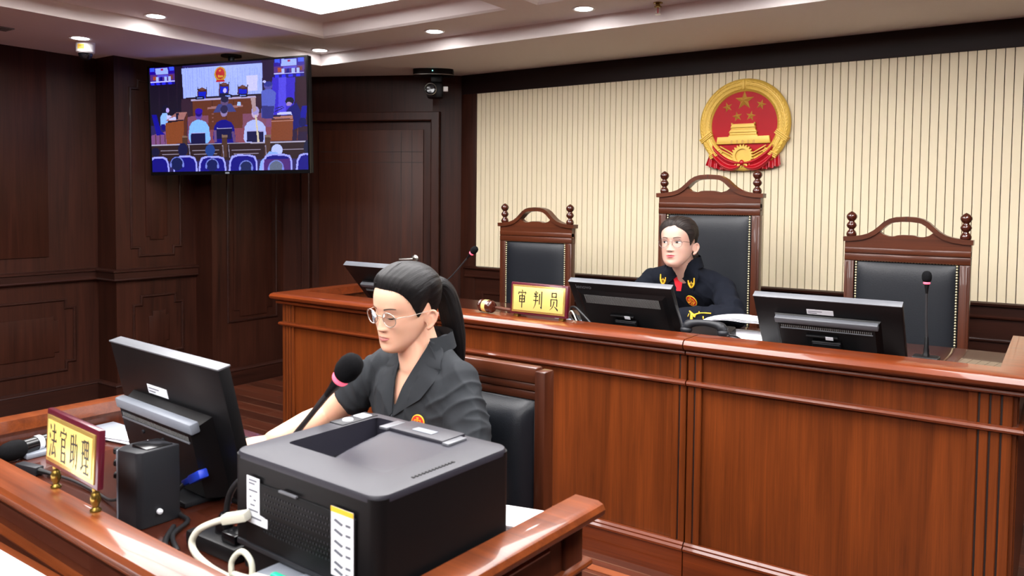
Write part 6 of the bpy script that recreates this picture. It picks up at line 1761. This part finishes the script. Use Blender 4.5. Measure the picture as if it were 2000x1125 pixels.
    def cst(u, v, k=0):
        a = R(-45)+R(270)*u; r = .064+.011*v+k
        return V((-1.43+r*1.02*math.cos(a), 1.672+r*math.sin(a), 1.128-.042*v+.008*math.sin(a)))
    patch(b, cst, 40, 6); patch(b, lambda u, v: cst(u, v, .004), 40, 6); obj('collar_fall', b, 'shirt', body, 180)
    b = NB(); tube(b, [p for p in [cast(bvh_full, v_b.x+.001, z, y0, .0025)[0] for z in np.linspace(v_b.y-.016, .74, 22)] if p], .0022, 6); obj('placket', b, 'shirt_d', body, 180)
    chest_badge(bvh_full, -1.362, .912, y0, .0205, body)
    b = NB()
    for s in (-1, 1):
        hp_ = V((-1.42+s*.085, 1.70, .578)); kn = V((-1.42+s*.1, 1.25, .58)); an = V((-1.42+s*.1, 1.29, .12))
        capsule(b, hp_, kn, .095, .07); capsule(b, kn, an, .068, .05)
    loft(b, [((-1.42, 1.69, .49), .182, .12), ((-1.42, 1.7, .56), .18, .125), ((-1.42, 1.7, .62), .172, .125)])
    co, fs, ed = fuse(b, .006); co = relax(co, ed, 8); me = bpy.data.meshes.new('trousers'); me.from_pydata(co.tolist(), [], fs); link_mesh('trousers', me, 'trouser', body, 180)
    body.location.x = -.018
    for s in (-1, 1):
        an = V((-1.42+s*.1, 1.29, .1)); b = NB(); capsule(b, an+V((0, .035, -.055)), an+V((0, -.15, -.066)), .042, .034); obj('shoe', b, 'plastic', body, 180)
build_clerk()

# ---------------- the judge
def build_judge():
    f2 = Face(jaw=1.10, cheek=1.15, lids=.3, nose=.9); sc = 1.06
    Hc = V((-1.556, 3.69, 1.293)); Mh = T(*Hc) @ RZ(R(0)) @ RX(R(-5)) @ RY(R(-2)) @ Matrix.Scale(sc, 4)
    b = NB(); f2.mesh(b, Mh)
    nb = V((-1.55, 3.79, 1.12))
    capsule(b, Mh @ V((0, .03, -.05)), nb, .054, .06); capsule(b, Mh @ V((0, .01, -.07)), V((-1.55, 3.785, 1.12)), .044, .052)
    loft(b, [((-1.55, 4.03, .66), .17, .12), ((-1.55, 4.02, .74), .155, .115), ((-1.55, 4.01, .85), .14, .105), ((-1.549, 3.90, .97), .16, .11), ((-1.548, 3.85, 1.05), .17, .09), ((-1.548, 3.83, 1.1), .14, .07), ((-1.548, 3.82, 1.13), .075, .06)])
    SR, SL = V((-1.748, 3.83, 1.088)), V((-1.380, 3.83, 1.068))
    ER, WR = V((-1.815, 3.68, .945)), V((-1.64, 3.56, .938))
    EL, WL = V((-1.262, 3.69, .948)), V((-1.525, 3.585, .94))
    for S, E, W_ in ((SR, ER, WR), (SL, EL, WL)):
        capsule(b, nb+V((0, .01, .0)), S, .054, .048); capsule(b, S, E, .048, .042); capsule(b, E, W_, .042, .029)
    hand(b, WR, V((.9, -.3, -.1)), (0, 0, 1), 1, .4)
    hand(b, WL, V((-.95, -.1, -.1)), (0, 0, 1), -1, .4)
    for s in (-1, 1):
        hp_ = V((-1.55+s*.09, 4.0, .735)); kn = V((-1.55+s*.11, 3.56, .735)); an = V((-1.55+s*.11, 3.66, .25))
        capsule(b, hp_, kn, .085, .062); capsule(b, kn, an, .056, .038); capsule(b, an+V((0, .03, -.058)), an+V((0, -.14, -.07)), .034, .026)
    body = make_body('person', b, .0025, Mh, sc, 'skin2', [WR+V((.08, -.03, 0)), WL+V((-.09, 0, 0))])
    tag(body, 'woman judge with glasses in a navy jacket with gold collar marks, seated behind the bench', 'person')
    person_head_parts(f2, Mh, body, 'open', 1, 'lip2', 'hair2',
        dict(line=([0, 12, 28, 45, 58, 68, 77, 86, 94, 104, 118, 140, 180], [.074, .073, .064, .052, .036, .012, -.012, .004, .02, .002, -.03, -.065, -.075]), thick=.0125, ridge=.0028, part=.12, wisps=30),
        dict(base=(0, .112, -.03), path=[(0, .095, -.03), (.004, .122, -.034), (.01, .13, -.06), (.014, .122, -.1), (.016, .115, -.13)], r=[.02, .03, .032, .026, .008], flat=1.3, name='low_ponytail'), 'wire')
    # jacket
    b = NB()
    loft(b, [((-1.55, 4.03, .65), .19, .14), ((-1.55, 4.02, .74), .18, .138), ((-1.55, 4.015, .85), .172, .13), ((-1.549, 3.91, .97), .188, .13), ((-1.548, 3.845, 1.05), .192, .108), ((-1.548, 3.825, 1.105), .168, .088), ((-1.548, 3.795, 1.145), .102, .088), ((-1.550, 3.775, 1.175), .078, .078), ((-1.552, 3.772, 1.215), .074, .073)])
    for S, E, W_ in ((SR, ER, WR), (SL, EL, WL)):
        capsule(b, nb+V((0, .01, .012)), S, .066, .06); capsule(b, S, E, .063, .058); capsule(b, E, E.lerp(W_, .5), .058, .053); capsule(b, E.lerp(W_, .4), E.lerp(W_, .97), .054, .046, flat=True)
    co, fs, ed = fuse(b, .0045); co = relax(co, ed, 9)
    def fold(p):
        d = 0
        for S, E, W_ in ((SR, ER, WR), (SL, EL, WL)):
            ax = (E-S).normalized(); t = (p-S).dot(ax); q = p-S-ax*t
            if -.02 < t < .26 and q.length < .11: d += .004*math.sin(t*80+q.z*50+noise.noise(p*12)*2.5)*min(1, max(0, t+.02)*12)
            ax = (W_-E).normalized(); t = (p-E).dot(ax); q = p-E-ax*t
            if 0 < t < .3 and q.length < .08: d += .003*math.sin(t*70+q.z*40+noise.noise(p*12)*2.5)*max(0, 1-t/.22)
        return d+.007*((1-abs(noise.noise(V((p.x*12, p.y*8, p.z*4)))))**3-.4)+.004*((1-abs(noise.noise(V((p.x*18+p.z*14, p.y*12, p.z*8)))))**3-.4)
    me = bpy.data.meshes.new('jacket'); me.from_pydata(co.tolist(), [], fs); me.update()
    nr = np.empty(len(co)*3); me.vertices.foreach_get('normal', nr); nr = nr.reshape(-1, 3)
    co = co+nr*folds(co, fold)[:, None]; bvh = BVHTree.FromPolygons([tuple(c) for c in co], fs)
    xa, zt, zb = -1.562, 1.215, 1.125
    keep = []
    for f in fs:
        c = co[list(f)].mean(0); z = c[2]
        t = (z-zb)/(zt-zb)
        if c[1] < 3.82 and t > 0 and abs(c[0]-(xa+.01*t)) < .062*t: continue
        if z > 1.196 and math.hypot(c[0]+1.552, c[1]-3.772) < .072: continue
        keep.append(f)
    co = clean_rim(co, keep); me = bpy.data.meshes.new('jacket'); me.from_pydata(co.tolist(), [], keep); me.validate()
    bmm = bmesh.new(); bmm.from_mesh(me); bmesh.ops.delete(bmm, geom=[v for v in bmm.verts if not v.link_faces], context='VERTS'); bmm.to_mesh(me); bmm.free()
    jk = link_mesh('jacket', me, 'jacket', body, 180)
    y0 = 3.3
    b = NB(); flap(b, bvh, [(xa-.04, 1.132), (xa-.03, 1.10), (xa-.016, 1.05)], [(xa+.02, 1.132), (xa+.014, 1.10), (xa+.006, 1.05)], y0, .002, 12, 6); obj('red_shirt_front', b, 'red_cloth', body, 60)
    for sd in (-1, 1):
        A_ = [(xa+sd*.062+.008, 1.212), (xa+sd*.036+.006, 1.17), (xa+sd*.007, 1.126)]
        B_ = [(xa+sd*.082+.006, 1.195), (xa+sd*(.104 if sd > 0 else .122), 1.13), (xa+sd*(.074 if sd > 0 else .098), 1.058)]
        b = NB(); flap(b, bvh, A_, B_, y0, .006, 18, 9, .006); cl_ = obj('collar', b, 'jacket', body, 60)
        # gold wheat mark at the collar point
        b = NB(); bv2 = BVHTree.FromPolygons([tuple(v.co) for v in cl_.data.vertices], [tuple(p.vertices) for p in cl_.data.polygons])
        def on(x, z):
            h = bv2.ray_cast(V((x, y0, z)), V((0, 1, 0)))[0]
            return (h if h else (cast(bvh, x, z, y0, .01)[0] or V((x, 3.75, z))))+V((0, -.003, 0))
        cx, cz = (xa-.09, 1.088) if sd < 0 else (xa+.066, 1.082)
        for q in (-1, 1):
            pts = [(cx+q*.0165-sd*0.0, cz+.028+(.012 if q*sd > 0 else -.002)), (cx+q*.013, cz+.008), (cx+q*.002, cz-.011)]
            tube(b, [on(p.x, p.y) for p in smooth_path([V((p[0], p[1], 0)) for p in pts], 6)], [.0034, .0048, .0036], 8)
        tube(b, [on(cx, cz-.004), on(cx, cz+.022)], .0014, 6); tube(b, [on(cx-.008, cz+.014), on(cx+.008, cz+.014)], .0013, 6)
        for q in (-1, 1): tube(b, [on(cx+q*.008, cz+.013), on(cx+q*.008, cz+.006)], .0022, 6)
        obj('collar_mark', b, 'thread', cl_, 180)
    def cst(u, v, k=0):
        a = R(-35)+R(250)*u; r = .07+.016*v+k
        return V((-1.552+r*1.03*math.cos(a), 3.775+r*1.02*math.sin(a), 1.222-.05*v+.01*math.sin(a)))
    b = NB(); patch(b, cst, 40, 6); patch(b, lambda u, v: cst(u, v, .005), 40, 6); obj('collar_fall', b, 'jacket', body, 180)
    chest_badge(bvh, -1.503, 1.004, y0, .032, body)
    # embroidered mark on the sleeve over the wrist
    b = NB(); y1 = 3.3
    def onj(x, z): 
        h = cast(bvh, x, z, y1, .0025)[0]; return h if h else V((x, 3.55, z))
    for pts, r in (([(-1.445, .978), (-1.43, .966), (-1.418, .96)], [.003, .006, .004]), ([(-1.432, .968), (-1.429, .94), (-1.426, .912)], [.006, .007, .0085]), ([(-1.418, .962), (-1.39, .972), (-1.345, .972)], [.004, .0025, .003]), ([(-1.442, .966), (-1.446, .952)], .0018), ([(-1.378, .957), (-1.376, .945)], .003), ([(-1.40, .972), (-1.398, .978)], .0025), ([(-1.43, .962), (-1.412, .956)], .0075)):
        q = [onj(p[0], p[1]) for p in pts]; tube(b, smooth_path(q, 6) if len(q) > 2 else q, r, 8)
    obj('sleeve_mark', b, 'thread', jk, 180)
    e0 = EL.lerp(WL, .955); e1 = EL.lerp(WL, 1.0); b = NB(); capsule(b, e0, e1, .041, .040, flat=True); obj('shirt_cuff', b, 'paper', body, 60)
    b = NB()
    for s in (-1, 1):
        hp_ = V((-1.55+s*.09, 4.0, .735)); kn = V((-1.55+s*.11, 3.555, .735)); an = V((-1.55+s*.11, 3.66, .26))
        capsule(b, hp_, kn, .095, .072); capsule(b, kn, an, .07, .052)
    co, fs, ed = fuse(b, .006); co = relax(co, ed, 8); me = bpy.data.meshes.new('trousers'); me.from_pydata(co.tolist(), [], fs); link_mesh('trousers', me, 'trouser', body, 180)
    body.location.x = -.013
    for s in (-1, 1):
        an = V((-1.55+s*.11, 3.66, .25)); b = NB(); capsule(b, an+V((0, .035, -.058)), an+V((0, -.15, -.068)), .042, .034); obj('shoe', b, 'plastic', body, 180)
build_judge()
